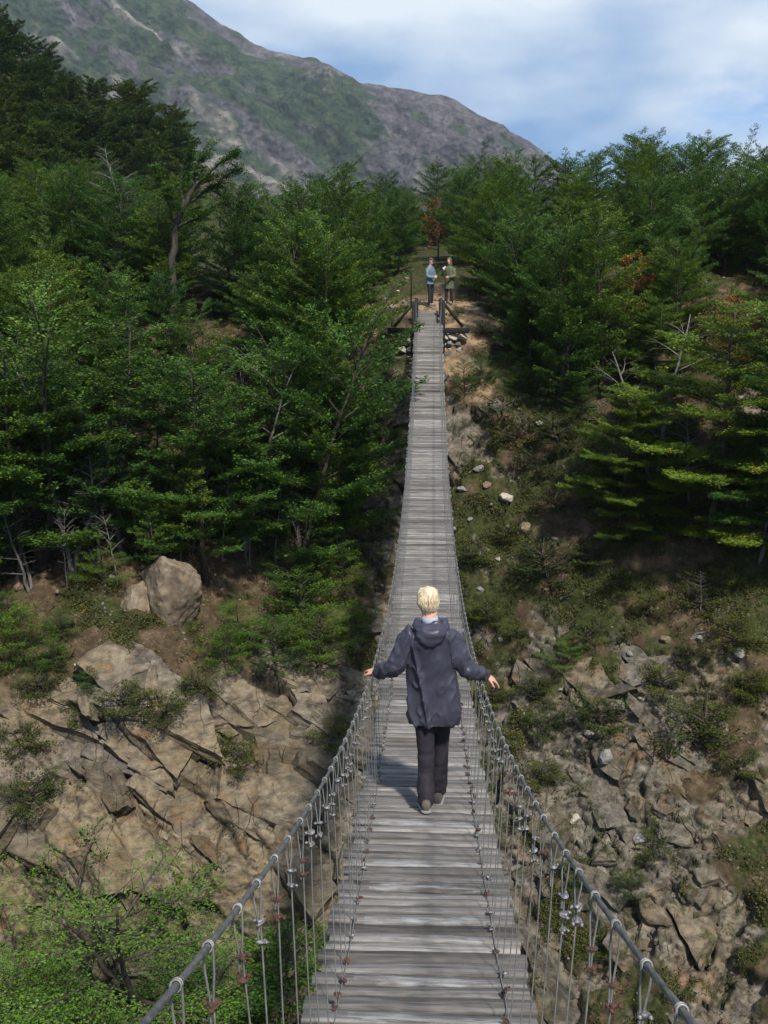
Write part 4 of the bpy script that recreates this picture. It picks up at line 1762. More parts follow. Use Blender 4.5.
# crowns stay clear of the deck
for e in entries:
    if e['y'] < 43 and abs(e['x']) > 0.8:
        e['wide'] = min(e['wide'], max(0.42, (abs(e['x']) - 0.75) / (3.05 * e['h'])))


# leave out trees of which the photo shows nothing: their crowns lie wholly behind nearer ones
cover = np.zeros((140, 110), int)


def crown_cells(e):
    x, y, z = e['loc']
    ht = e['h'] * (4.2 if e['kind'] == 'hill_beech' else 6.1)
    r = e['h'] * e['wide'] * 1.5
    px, p0 = project(x, y, z + ht * 0.12)
    _, p1 = project(x, y, z + ht * 0.92)
    hw = r / y * FPX
    i0, i1 = int(max(0, (p1 + 40) / 8)), int(min(139, (p0 + 40) / 8))
    j0, j1 = int(max(0, (px - hw + 56) / 8)), int(min(109, (px + hw + 56) / 8))
    return slice(i0, max(i0, i1) + 1), slice(j0, max(j0, j1) + 1)


seen = []
for e in sorted(entries, key=lambda q: q['y']):
    if e['kind'] not in ('beech_tree', 'hill_beech', 'pad_beech'):
        continue
    c = crown_cells(e)
    if cover[c].size == 0:
        e['vis'] = 0.0
        continue
    e['vis'] = float((cover[c] < (2 if e['y'] < 60 else 1)).sum()) * (1.0 + (e['kind'] == 'pad_beech') * 99 + bool(e.get('label')) * 99 + 50 * e.get('hand', 0))
    if e['vis'] > 0:
        cover[c] += 1
ranked = sorted([e for e in entries if 'vis' in e], key=lambda q: -q['vis'])
drop_ids = {id(e) for e in ranked[288:]} | {id(e) for e in ranked if e['vis'] <= 0}
entries = [e for e in entries if id(e) not in drop_ids]
print('trees kept', len(entries), 'dropped', len(drop_ids))


# 3. labels: rows by distance, counted outward from the bridge
def row_name(y):
    return ('front' if y < 34.5 else 'second' if y < 38 else 'third' if y < 42 else 'fourth' if y < 47 else 'fifth' if y < 53 else 'sixth' if y < 61 else 'seventh' if y < 71 else 'back')


buckets = {}
for e in entries:
    if e.get('label'):
        continue
    if e['kind'] == 'hill_beech':
        b = ('hill', ('lower' if e['y'] < 110 else 'middle' if e['y'] < 124 else 'upper'))
    else:
        b = ('left' if e['px'] < 428 else 'right', row_name(e['y']))
    buckets.setdefault(b, []).append(e)
for b, L in buckets.items():
    L.sort(key=lambda e: -e['px'] if b[0] != 'right' else e['px'])
    for k, e in enumerate(L):
        n = 'closest' if k == 0 else ordinal(k)
        if b[0] == 'hill':
            e['label'] = f'dark tree on the {b[1]} part of distant left hill, {n} from its right end'
            e['group'] = 'trees on the distant left hill'
        else:
            e['label'] = f'beech in the {b[1]} row of the {b[0]} bank stand, {n} to the footbridge' if k == 0 else f'beech in {b[1]} row of {b[0]} bank stand, {n} outward from footbridge'
            e['group'] = f'beeches of the {b[0]} bank stand'
for e in entries:
    nm = {'pad_beech': 'beech_tree', 'hill_beech': 'beech_tree'}.get(e['kind'], e['kind'])
    add_tree(nm, e['proto'], e['loc'], e['h'], e['rz'], e['label'], e.get('cat', 'tree'), e.get('group'), e['wide'], (tr.gauss(0, 0.03), tr.gauss(0, 0.03)))


# the wind-bent tree whose crown is swept to the right
def bent_tree():
    g = np.random.default_rng(5)
    loc, n = hit(172, 300)
    d = 43.0
    bx, by, bz = P(172, 262, d)
    gz = drop(bx, by)
    root = empty('wind_bent_tree', (bx, by, gz))
    tag(root, 'dark wind-bent tree with crooked trunk and crown swept right, above the left forest', 'tree')
    wood = MB()
    LC, LD, LN, LT = [], [], [], []

    def W(px, py, dd=0.0):
        v = P(px, py, d + dd)
        return np.array([v[0] - bx, v[1] - by, v[2] - gz])

    limbs = [([W(172, 262) * [1, 1, 0] - [0, 0, 0.3], W(172, 262), W(176, 228), W(184, 205), W(193, 190)], 0.17, 0.10),
             ([W(184, 205), W(200, 196, .3), W(215, 184, .5), W(232, 172, .4), W(243, 168, .2)], 0.09, 0.015),
             ([W(193, 190), W(205, 176, -.4), W(222, 160, -.6), W(238, 154, -.3)], 0.08, 0.015),
             ([W(193, 190), W(196, 172), W(200, 158, .3), W(204, 148)], 0.06, 0.012),
             ([W(176, 228), W(170, 208, -.5), W(163, 192, -.6), W(160, 180)], 0.07, 0.012),
             ([W(184, 205), W(180, 185, .6), W(184, 165, .8), W(190, 150, .6)], 0.06, 0.010),
             ([W(176, 228), W(195, 218, -.7), W(212, 208, -1.0), W(226, 198, -.9)], 0.06, 0.010),
             ([W(163, 192), W(155, 180), W(150, 165)], 0.03, 0.006)]
    for pts, r0, r1 in limbs:
        pts = np.array(pts)
        m = 12
        tt = np.linspace(0, len(pts) - 1, m)
        pp = np.stack([np.interp(tt, range(len(pts)), pts[:, i]) for i in range(3)], 1)
        pp[1:-1] += g.normal(0, 0.03, (m - 2, 3))
        wood.tube(pp, np.linspace(r0, r1, m), 7)
        if r0 > 0.1:
            continue
        for k in range(30):
            u = g.uniform(0.2, 1)
            c0 = np.array([np.interp(u * (m - 1), range(m), pp[:, i]) for i in range(3)])
            a = g.normal(-0.1, 0.9)
            dh = np.array([math.cos(a), math.sin(a), g.normal(0.25, 0.25)])
            Ls = g.uniform(0.25, 0.7)
            wood.tube([c0, c0 + dh * Ls], [0.012, 0.003], 3, False)
            if g.uniform() < 0.22 and r0 < 0.07:
                continue
            nl = 75
            x_ = g.uniform(0.1, 1.1, nl)
            c = c0 + dh * (Ls * x_)[:, None] + g.normal(0, 1, (nl, 3)) * [0.10, 0.10, 0.035]
            LC.append(c)
            LD.append(unit(dh + g.normal(0, 0.5, (nl, 3))))
            LN.append(unit(np.array([0, 0, 1.0]) + g.normal(0, 0.4, (nl, 3))))
            LT.append(np.clip(g.normal(0.32, 0.15, nl), 0, 0.98))
    C = np.vstack(LC)
    V, F = leaf_quads(C, np.vstack(LD), np.vstack(LN), g.uniform(0.05, 0.11, len(C)), g.uniform(0.035, 0.06, len(C)))
    link('trunk', np_mesh('bent_trunk', np.vstack(wood.V), _quads(wood), True), root, M['bark'])
    me = np_mesh('bent_crown', V, F)
    vattr(me, 'tone', np.repeat(np.concatenate(LT), 4))
    link('crown', me, root, M['leaf'])


bent_tree()

# ------------------------------------------------------------------ shrubs, saplings
LSH = [
    (YNG[0], 150, 985, 150, 'bright green young beech growing at the foot of the left cliff', 'young_tree'),
    (YNG[1], 60, 1010, 110, 'thin-leaved young beech in the lower left corner below the cliff', 'young_tree'),
    (YNG[1], 205, 1010, 110, 'bright green young beech partly hidden by the left handrail cable', 'young_tree'),
    (SAP[0], 288, 1020, 110, 'dark green bush behind the left hangers below the deck', 'young_tree'),
]
shr = []


def put_shrub(kind, proto, px, py, hpx, href, label, group=None, cat='shrub', wide=1.0):
    loc, n = hit(px, py)
    if loc is None:
        return
    zc = loc.y * math.cos(PITCH) - loc.z * math.sin(PITCH)
    h = (hpx / FPX * zc) / href
    add_tree(kind, proto, (loc.x, loc.y, loc.z - 0.03), h, tr.uniform(0, 6.28), label, cat, group, wide)


def cliff_tree(proto, px, py, dist, hpx, href, label, wide=1.0, mat=None):
    """tree rooted on the ravine side below the frame, crown seen at (px, py)"""
    x, y, z = P(px, py, dist)
    gz = drop(x, y)
    h = (hpx / FPX * (y * math.cos(PITCH) - z * math.sin(PITCH))) / href
    add_tree('young_tree', proto, (x, y, z), h, tr.uniform(0, 6.28), label, 'tree', None, wide)


put_shrub('young_tree', YNG[0], 135, 1015, 200, 2.6, 'bright green young beech growing at the foot of the left cliff', None, 'tree', 1.25)
put_shrub('young_tree', YNG[1], 20, 1040, 120, 2.6, 'sparse young beech in the lower left corner of the ravine', None, 'tree', 1.0)
put_shrub('young_tree', YNG[1], 200, 1060, 150, 2.6, 'bright green young beech partly hidden by the left handrail cable', None, 'tree', 1.1)
put_shrub('young_tree', SAP[0], 285, 1060, 150, 2.4, 'dark green bush behind the left hangers, below the deck edge', None, 'tree', 1.2)
put_shrub('young_tree', YNG[0], 70, 1075, 130, 2.6, 'young beech low in the ravine between two brighter ones', None, 'tree', 1.1)
# sprays low on the left bank
S1 = [(118, 530, 60, SAP[0]), (105, 585, 45, YNG[0]), (22, 660, 60, SAP[1]), (55, 668, 35, SAP[0]), (240, 650, 55, SAP[0]), (225, 668, 50, SAP[1]), (300, 640, 85, SAP[0]), (320, 668, 70, SAP[1]), (275, 668, 60, SAP[1]), (345, 600, 60, SAP[0]), (372, 560, 50, SAP[1]), (90, 690, 28, SAP[1]),
      (330, 575, 55, SAP[1]), (360, 500, 45, SAP[0]), (392, 400, 40, SAP[1]), (388, 445, 35, SAP[0]), (352, 640, 45, SAP[0]), (290, 600, 60, SAP[1]), (62, 640, 35, SAP[1]), (10, 625, 40, SAP[0]), (390, 350, 40, SAP[0]), (382, 375, 35, SAP[1])]
S1.sort(key=lambda q: -q[0])
for k, (px, py, hp, pr) in enumerate(S1):
    put_shrub('beech_sapling', pr, px, py, hp, 2.4, f'low green beech sapling on the left bank, {"closest" if k == 0 else ordinal(k)} outward from the deck', 'saplings on the left bank', 'sapling', 1.2)
S2 = [(465, 395, 40, SAP[0]), (480, 385, 30, SAP[1]), (520, 395, 35, SAP[0]), (548, 575, 40, SHR[0]), (565, 668, 42, YNG[1]), (590, 640, 25, SHR[1]), (605, 725, 35, SHR[2]), (692, 740, 45, SHR[0]), (655, 850, 25, SHR[1]), (632, 890, 20, SHR[2]), (535, 690, 20, SHR[0]), (700, 605, 30, SHR[1]), (668, 690, 28, SHR[2]), (735, 640, 28, SHR[0]),
      (750, 690, 25, SHR[1]), (520, 640, 20, SHR[2]), (490, 620, 22, SHR[0]), (515, 440, 30, SHR[1]), (540, 470, 26, SHR[2]), (560, 440, 30, SHR[0]), (580, 420, 40, SAP[1]), (500, 420, 30, SHR[2]), (590, 560, 26, SHR[1]), (620, 590, 22, SHR[0]), (650, 610, 22, SHR[2]), (545, 730, 22, SHR[0]), (545, 780, 25, SHR[1]), (575, 880, 25, SHR[2]), (600, 955, 25, SHR[0]), (690, 660, 24, SHR[0]), (740, 770, 24, SHR[2]),
      (490, 700, 26, SHR[1]), (500, 780, 30, SHR[0]), (525, 830, 26, SHR[2]), (470, 560, 20, SHR[1]), (505, 540, 20, SHR[0]), (640, 350, 35, SAP[0]), (680, 380, 30, SAP[1]), (600, 345, 30, SHR[0]), (505, 345, 25, SHR[1]), (480, 335, 14, SHR[2]), (562, 400, 30, SHR[2]), (715, 585, 26, SHR[2]), (640, 420, 32, SHR[1]), (600, 500, 35, SHR[0]), (560, 510, 28, SHR[1])]
S2.sort(key=lambda q: math.hypot(q[0] - 428, q[1] - 320))
for k, (px, py, hp, pr) in enumerate(S2):
    put_shrub('low_shrub', pr, px, py, hp, 2.4 if pr in SAP else 2.6 if pr in YNG else 0.9, f'low green shrub on rocky right slope, {"closest" if k == 0 else ordinal(k)} from the far landing', 'shrubs on the right slope', 'shrub', 1.1)
S3 = [(30, 800, 30, SHR[0]), (120, 705, 28, SHR[1]), (160, 715, 26, SHR[2]), (200, 690, 24, SHR[0]), (80, 715, 24, SHR[2]), (235, 760, 26, SHR[1]), (20, 745, 26, SHR[0]), (35, 690, 24, SHR[1]), (330, 740, 22, SHR[0])]
S3.sort()
for k, (px, py, hp, pr) in enumerate(S3):
    put_shrub('low_shrub', pr, px, py, hp, 0.9, f'tuft of green shrub on the left cliff, {"first" if k == 0 else ordinal(k)} from the left edge of the photo', 'shrubs on the left cliff', 'shrub', 1.3)


# ------------------------------------------------------------------ ground plants (uncountable)
def ground_plants():
    g = np.random.default_rng(77)
    v = TV
    px_ok = (v[:, 1] > 19) & (v[:, 1] < 46) & (abs(v[:, 0]) < 18)
    cn = fbm(v * np.array([1.7, 1.7, 1.7]), 300, 3)
    w = np.where(px_ok, np.clip(T_veg * 1.0 + 0.10, 0, 1) * (1 - T_rock * 0.80) * (1 - T_path * 0.93) * sstep(-0.15, 0.25, cn), 0)
    idx = np.nonzero(w > 0.02)[0]
    p = w[idx] / w[idx].sum()
    n = 60000
    ch = g.choice(idx, n, p=p)
    m = 7
    base = v[ch] + g.normal(0, 0.03, (n, 3))
    nrm = TN[ch]
    C = np.repeat(base, m, 0) + g.normal(0, 0.045, (n * m, 3)) + np.array([0, 0, 0.03])
    up = unit(np.repeat(nrm, m, 0) * 0.6 + np.array([0, 0, 0.6]) + g.normal(0, 0.5, (n * m, 3)))
    Dr = unit(np.cross(up, g.normal(0, 1, (n * m, 3))) + up * 0.5)
    tone = np.repeat(np.clip(0.45 + 0.5 * cn[ch] + g.normal(0, 0.16, n), 0, 1), m) + g.normal(0, 0.06, n * m)
    big = np.repeat(g.uniform(0.7, 1.5, n), m)
    V, F = leaf_quads(C, Dr, up, g.uniform(0.03, 0.075, n * m) * big, g.uniform(0.018, 0.04, n * m) * big)
    me = np_mesh('ground_plants', V, F)
    vattr(me, 'tone', np.repeat(np.clip(tone, 0, 1), 4))
    o = link('ground_cover', me, None, M['moss'])
    tag(o, 'moss, heath and small leaves covering the slopes', kind='stuff')


ground_plants()


M['rubble'] = mat_rock('loose_stone', (0.07, 0.06, 0.045), (0.15, 0.13, 0.10), (0.28, 0.25, 0.20))


def rubble():
    """small loose stones, too many to count"""
    g = np.random.default_rng(78)
    v = TV
    ok = (v[:, 1] > 22) & (v[:, 1] < 44) & (abs(v[:, 0]) < 17)
    cn = fbm(v * 1.3, 400, 3)
    w = np.where(ok, (0.25 + T_path) * (1 - T_rock * 0.6) * sstep(0.0, 0.3, cn) + 0.02, 0)
    idx = np.nonzero(w > 0.01)[0]
    ch = g.choice(idx, 2600, p=w[idx] / w[idx].sum())
    base = np.array([[x, y, z] for z in (-1, 1) for y in (-1, 1) for x in (-1, 1)], float)
    Fb = np.array([[0, 2, 3, 1], [4, 5, 7, 6], [0, 1, 5, 4], [2, 6, 7, 3], [0, 4, 6, 2], [1, 3, 7, 5]])
    n = len(ch)
    s = g.uniform(0.012, 0.045, (n, 1, 1)) * g.uniform(0.5, 1.2, (n, 1, 3))
    B = base[None] * (1 + g.normal(0, 0.22, (n, 8, 1))) * s
    q = g.normal(size=(n, 3, 3))
    Q = np.linalg.qr(q)[0]
    B = np.einsum('nij,nkj->nki', Q, B) + v[ch][:, None]
    V = B.reshape(-1, 3)
    F = (Fb[None] + np.arange(n)[:, None, None] * 8).reshape(-1, 4)
    o = link('scree', np_mesh('loose_stones', V, F), None, M['rubble'])
    tag(o, 'small loose stones scattered on the slopes', kind='stuff')


rubble()

# fallen dead branches
for k, (px, py, L, lab) in enumerate(((600, 410, 1.3, 'forked grey fallen branch below the front beech right of the landing'), (690, 640, 1.2, 'pale dead branch hanging over the right cliff edge'), (715, 620, 1.0, 'grey dead branch beside the paler one at the right cliff edge'),
                                      (345, 640, 0.8, 'small dead branch near the left side of the deck'), (560, 600, 0.8, 'thin dead branch on the mossy slope right of the walker'), (455, 470, 1.0, 'grey branches leaning on the rocks right of the deck'))):
    loc, n = hit(px, py)
    mb = MB()
    g = np.random.default_rng(500 + k)
    a = g.uniform(0, 6.28)
    for q in range(6):
        aa = a + g.normal(0, 0.5)
        l = L * g.uniform(0.4, 1)
        pts = np.cumsum(np.vstack([[0, 0, 0.03], np.array([math.cos(aa) * l / 5, math.sin(aa) * 0.1, 0.07 * L]) + g.normal(0, 0.05, (5, 3))]), 0)
        mb.tube(pts, np.linspace(0.022, 0.005, 6), 5)
    mb.A = [np.zeros(len(v)) for v in mb.V]
    me = np_mesh('fallen_branch', np.vstack(mb.V), np.vstack([f for f in mb.F]), True)
    o = link('fallen_branch', me, None, M['deadwood'])
    o.location = loc
    tag(o, lab, 'branch')

# ------------------------------------------------------------------ people
def loft(mb, rings, seg=20):
    """rings: (centre xyz, half width, half depth, axis-x dir, axis-y dir)"""
    th = np.linspace(0, 2 * math.pi, seg, endpoint=False)
    V = []
    for c, a, b, ux, uy in rings:
        c, ux, uy = np.array(c, float), np.array(ux, float), np.array(uy, float)
        V.append(c + a * np.cos(th)[:, None] * ux + b * np.sin(th)[:, None] * uy)
    n = len(V)
    V = np.vstack(V)
    i = np.arange(n - 1)[:, None] * seg
    j = np.arange(seg)[None]
    k = (j + 1) % seg
    F = np.stack([i + j, i + k, i + seg + k, i + seg + j], -1).reshape(-1, 4)
    m = len(V)
    V = np.vstack([V, np.array(rings[0][0], float), np.array(rings[-1][0], float)])
    ex = []
    for a in range(0, seg, 2):
        ex.append([m, (a + 2) % seg, (a + 1) % seg, a])
        o = (n - 1) * seg
        ex.append([m + 1, o + a, o + (a + 1) % seg, o + (a + 2) % seg])
    mb.add(V, np.vstack([F, ex]))


X_, Y_, Z_ = (1, 0, 0), (0, 1, 0), (0, 0, 1)


def limb(mb, pts, rad, seg=14, squash=1.0):
    pts = np.array(pts, float)
    n = len(pts)
    # densify with a smooth curve through the joints
    t = np.arange(n)
    tt = np.linspace(0, n - 1, (n - 1) * 4 + 1)
    q = np.stack([np.interp(tt, t, pts[:, i]) for i in range(3)], 1)
    for _ in range(2):
        q[1:-1] = q[1:-1] * 0.5 + (q[:-2] + q[2:]) * 0.25
    rr_ = np.interp(tt, t, rad)
    # rounded ends
    T0 = unit(q[1] - q[0])
    T1 = unit(q[-1] - q[-2])
    q = np.vstack([q[0] - T0 * rr_[0] * 0.7, q, q[-1] + T1 * rr_[-1] * 0.7])
    rr_ = np.concatenate([[rr_[0] * 0.45], rr_, [rr_[-1] * 0.45]])
    V, F = tube_geo(q, rr_, seg, True)
    mb.add(V, F)


def fuse(mb, voxel, smooth=3, disp=None):
    me = np_mesh('tmp', np.vstack(mb.V), np.vstack(mb.F))
    o = bpy.data.objects.new('tmp', me)
    COL.objects.link(o)
    m = o.modifiers.new('r', 'REMESH')
    m.mode = 'VOXEL'
    m.voxel_size = voxel
    s = o.modifiers.new('s', 'SMOOTH')
    s.iterations = smooth
    s.factor = 0.5
    bpy.context.view_layer.update()
    out = bpy.data.meshes.new_from_object(o.evaluated_get(bpy.context.evaluated_depsgraph_get()))
    bpy.data.objects.remove(o)
    bpy.data.meshes.remove(me)
    n = len(out.vertices)
    if disp is not None and n:
        co = np.zeros(n * 3, np.float32)
        out.vertices.foreach_get('co', co)
        co = co.reshape(-1, 3)
        nr = np.zeros(n * 3, np.float32)
        out.vertices.foreach_get('normal', nr)
        nr = nr.reshape(-1, 3)
        co = co + nr * disp(co)[:, None]
        out.vertices.foreach_set('co', co.astype(np.float32).ravel())
    out.polygons.foreach_set('use_smooth', np.ones(len(out.polygons), dtype=bool))
    out.update()
    return out


def skin_mat():
    t = NT('skin')
    n = t.noise(t.obj(), 18, 4)
    c = t.ramp(n, [(0.3, (0.50, 0.25, 0.17)), (0.7, (0.66, 0.38, 0.28))])
    return t.out(c, 0.55, spec=0.35)


M['skin'] = skin_mat()


def cloth_mat(name, a, b, rough=0.7, scale=60):
    t = NT(name)
    n = t.noise(t.obj(), scale, 5, 0.6)
    n2 = t.noise(t.obj(), 6, 4, 0.6)
    c = t.ramp(n2, [(0.3, a), (0.7, b)])
    return t.out(c, rough, t.bump(n, 0.25, 0.002), spec=0.35)


M['jacket_navy'] = cloth_mat('navy_rain_jacket', (0.032, 0.033, 0.050), (0.058, 0.058, 0.080), 0.42)
M['trouser_dark'] = cloth_mat('dark_trousers', (0.012, 0.010, 0.015), (0.028, 0.023, 0.032), 0.8)
M['jacket_blue'] = cloth_mat('grey_blue_jacket', (0.095, 0.145, 0.175), (0.16, 0.225, 0.265), 0.6)
M['coat_olive'] = cloth_mat('olive_raincoat', (0.075, 0.085, 0.045), (0.13, 0.145, 0.08), 0.6)
M['shoe'] = cloth_mat('grey_shoe', (0.06, 0.052, 0.042), (0.14, 0.12, 0.095), 0.8)
M['sole'] = cloth_mat('shoe_sole', (0.16, 0.16, 0.14), (0.3, 0.3, 0.27), 0.8)
M['collar'] = cloth_mat('pale_collar', (0.26, 0.29, 0.35), (0.42, 0.45, 0.52), 0.8)
M['cap'] = cloth_mat('dark_cap', (0.05, 0.045, 0.06), (0.09, 0.08, 0.10), 0.8)
M['white'] = cloth_mat('white_tissue', (0.6, 0.6, 0.62), (0.75, 0.75, 0.78), 0.8)


def hair_mat():
    t = NT('blond_hair')
    o = t.obj()
    n = t.noise(t.mapping(o, (60, 60, 9)), 1.6, 6, 0.6)
    c = t.ramp(n, [(0.3, (0.30, 0.20, 0.11)), (0.5, (0.62, 0.50, 0.32)), (0.7, (0.88, 0.79, 0.60))])
    return t.out(c, 0.5, t.bump(n, 0.8, 0.006), spec=0.5)


M['hair'] = hair_mat()


def hand(mb, wrist, fwd, palm_n, side, curl, scale=1.0):
    """palm, four unequal bent fingers and a thumb; side=+1 puts the thumb along +cross"""
    w = np.array(wrist, float)
    f = unit(np.array(fwd, float))
    n = unit(np.array(palm_n, float) - f * np.dot(palm_n, f))
    s = np.cross(f, n) * side
    k = scale
    P_ = lambda a, b, c: w + (f * a + s * b + n * c) * k
    loft(mb, [(P_(-0.02, 0, 0), 0.026 * k, 0.020 * k, s, n), (P_(0.02, 0, 0), 0.032 * k, 0.016 * k, s, n), (P_(0.06, 0.001, 0), 0.039 * k, 0.014 * k, s, n), (P_(0.092, 0, 0), 0.039 * k, 0.012 * k, s, n)], 12)
    for i, (b, L) in enumerate(((0.030, 0.070), (0.010, 0.080), (-0.010, 0.074), (-0.029, 0.058))):
        c = curl * (1 + 0.12 * i)
        spread = b * 0.35
        pts = [P_(0.075, b, 0)]
        a = 0.0
        pos = np.array([0.09, b, 0.0])
        pts.append(P_(*pos))
        for seg_, fr in enumerate((0.42, 0.32, 0.26)):
            a += c * (0.55, 0.8, 0.6)[seg_]
            pos = pos + np.array([math.cos(a) * L * fr, spread * fr, math.sin(a) * L * fr])
            pts.append(P_(*pos))
        limb(mb, pts, np.array([0.0095, 0.0095, 0.0088, 0.0082, 0.0072]) * k, 8)
    pts = [P_(0.015, 0.022, 0.004), P_(0.045, 0.050, 0.012), P_(0.070, 0.062, 0.020 + 0.01 * curl), P_(0.092, 0.066, 0.024 + 0.018 * curl)]
    limb(mb, pts, np.array([0.014, 0.012, 0.0105, 0.008]) * k, 8)


def head(mb, c, yaw=0.0, pitch=0.0, k=1.0):
    """skull, jaw, nose, ears, brows and lips, facing local +Y then turned"""
    cy, sy = math.cos(yaw), math.sin(yaw)
    cp, sp = math.cos(pitch), math.sin(pitch)
    Rz = np.array([[cy, -sy, 0], [sy, cy, 0], [0, 0, 1]])
    Rx = np.array([[1, 0, 0], [0, cp, -sp], [0, sp, cp]])
    A = (Rz @ Rx)
    c = np.array(c, float)
    T = lambda x, y, z: c + A @ np.array([x, y, z]) * k
    ux, uy = A @ [1, 0, 0], A @ [0, 1, 0]
    rings = []
    for z, w, d, yo in ((-0.112, 0.020, 0.025, 0.050), (-0.100, 0.040, 0.055, 0.035), (-0.070, 0.055, 0.078, 0.018), (-0.035, 0.064, 0.090, 0.006), (0.0, 0.072, 0.096, 0.0), (0.035, 0.076, 0.098, -0.004), (0.068, 0.070, 0.088, -0.006), (0.095, 0.052, 0.066, -0.006), (0.112, 0.022, 0.030, -0.006)):
        rings.append((T(0, yo, z), w * k, d * k, ux, uy))
    loft(mb, rings, 20)
    limb(mb, [T(0, 0.092, 0.015), T(0, 0.108, -0.012), T(0, 0.100, -0.030)], np.array([0.008, 0.012, 0.012]) * k, 8)
    for s in (-1, 1):
        limb(mb, [T(s * 0.074, -0.005, 0.018), T(s * 0.083, -0.015, 0.010), T(s * 0.082, -0.012, -0.012), T(s * 0.074, 0.0, -0.028)], np.array([0.008, 0.010, 0.009, 0.007]) * k, 8)
        limb(mb, [T(s * 0.048, 0.082, 0.020), T(s * 0.018, 0.090, 0.022)], np.array([0.008, 0.009]) * k, 6)
    limb(mb, [T(-0.020, 0.088, -0.055), T(0, 0.094, -0.055), T(0.020, 0.088, -0.055)], np.array([0.006, 0.008, 0.006]) * k, 6)
    return T, A


def shoe(root, ank, yaw, pitch, mat, solemat, name='shoe'):
    """trainer with heel, toe box and a separate sole"""
    cy, sy = math.cos(yaw), math.sin(yaw)
    cp, sp = math.cos(pitch), math.sin(pitch)
    A = np.array([[cy, -sy, 0], [sy, cy, 0], [0, 0, 1]]) @ np.array([[1, 0, 0], [0, cp, -sp], [0, sp, cp]])
    T = lambda x, y, z: np.array(ank) + A @ np.array([x, y, z])
    ux, uz = A @ [1, 0, 0], A @ [0, 0, 1]
    mb = MB()
    rings = []
    for y, w, z0, z1 in ((-0.085, 0.022, -0.075, -0.02), (-0.072, 0.036, -0.08, 0.01), (-0.03, 0.040, -0.08, 0.015), (0.03, 0.041, -0.08, -0.005), (0.09, 0.047, -0.08, -0.030), (0.14, 0.045, -0.08, -0.042), (0.180, 0.034, -0.078, -0.050), (0.195, 0.015, -0.075, -0.06)):
        rings.append((T(0, y, (z0 + z1) / 2), w, (z1 - z0) / 2, ux, uz))
    loft(mb, rings, 16)
    me = fuse(mb, 0.007, 2)
    s = link(name, me, root, mat)
    mb = MB()
    rings = [(T(0, y, -0.086), w, 0.013, ux, uz) for y, w in ((-0.092, 0.02), (-0.080, 0.038), (-0.02, 0.044), (0.09, 0.051), (0.15, 0.047), (0.19, 0.032), (0.203, 0.014))]
    loft(mb, rings, 16)
    me = np_mesh('sole', np.vstack(mb.V), np.vstack(mb.F), True)
    link('sole', me, s, solemat)
    return s


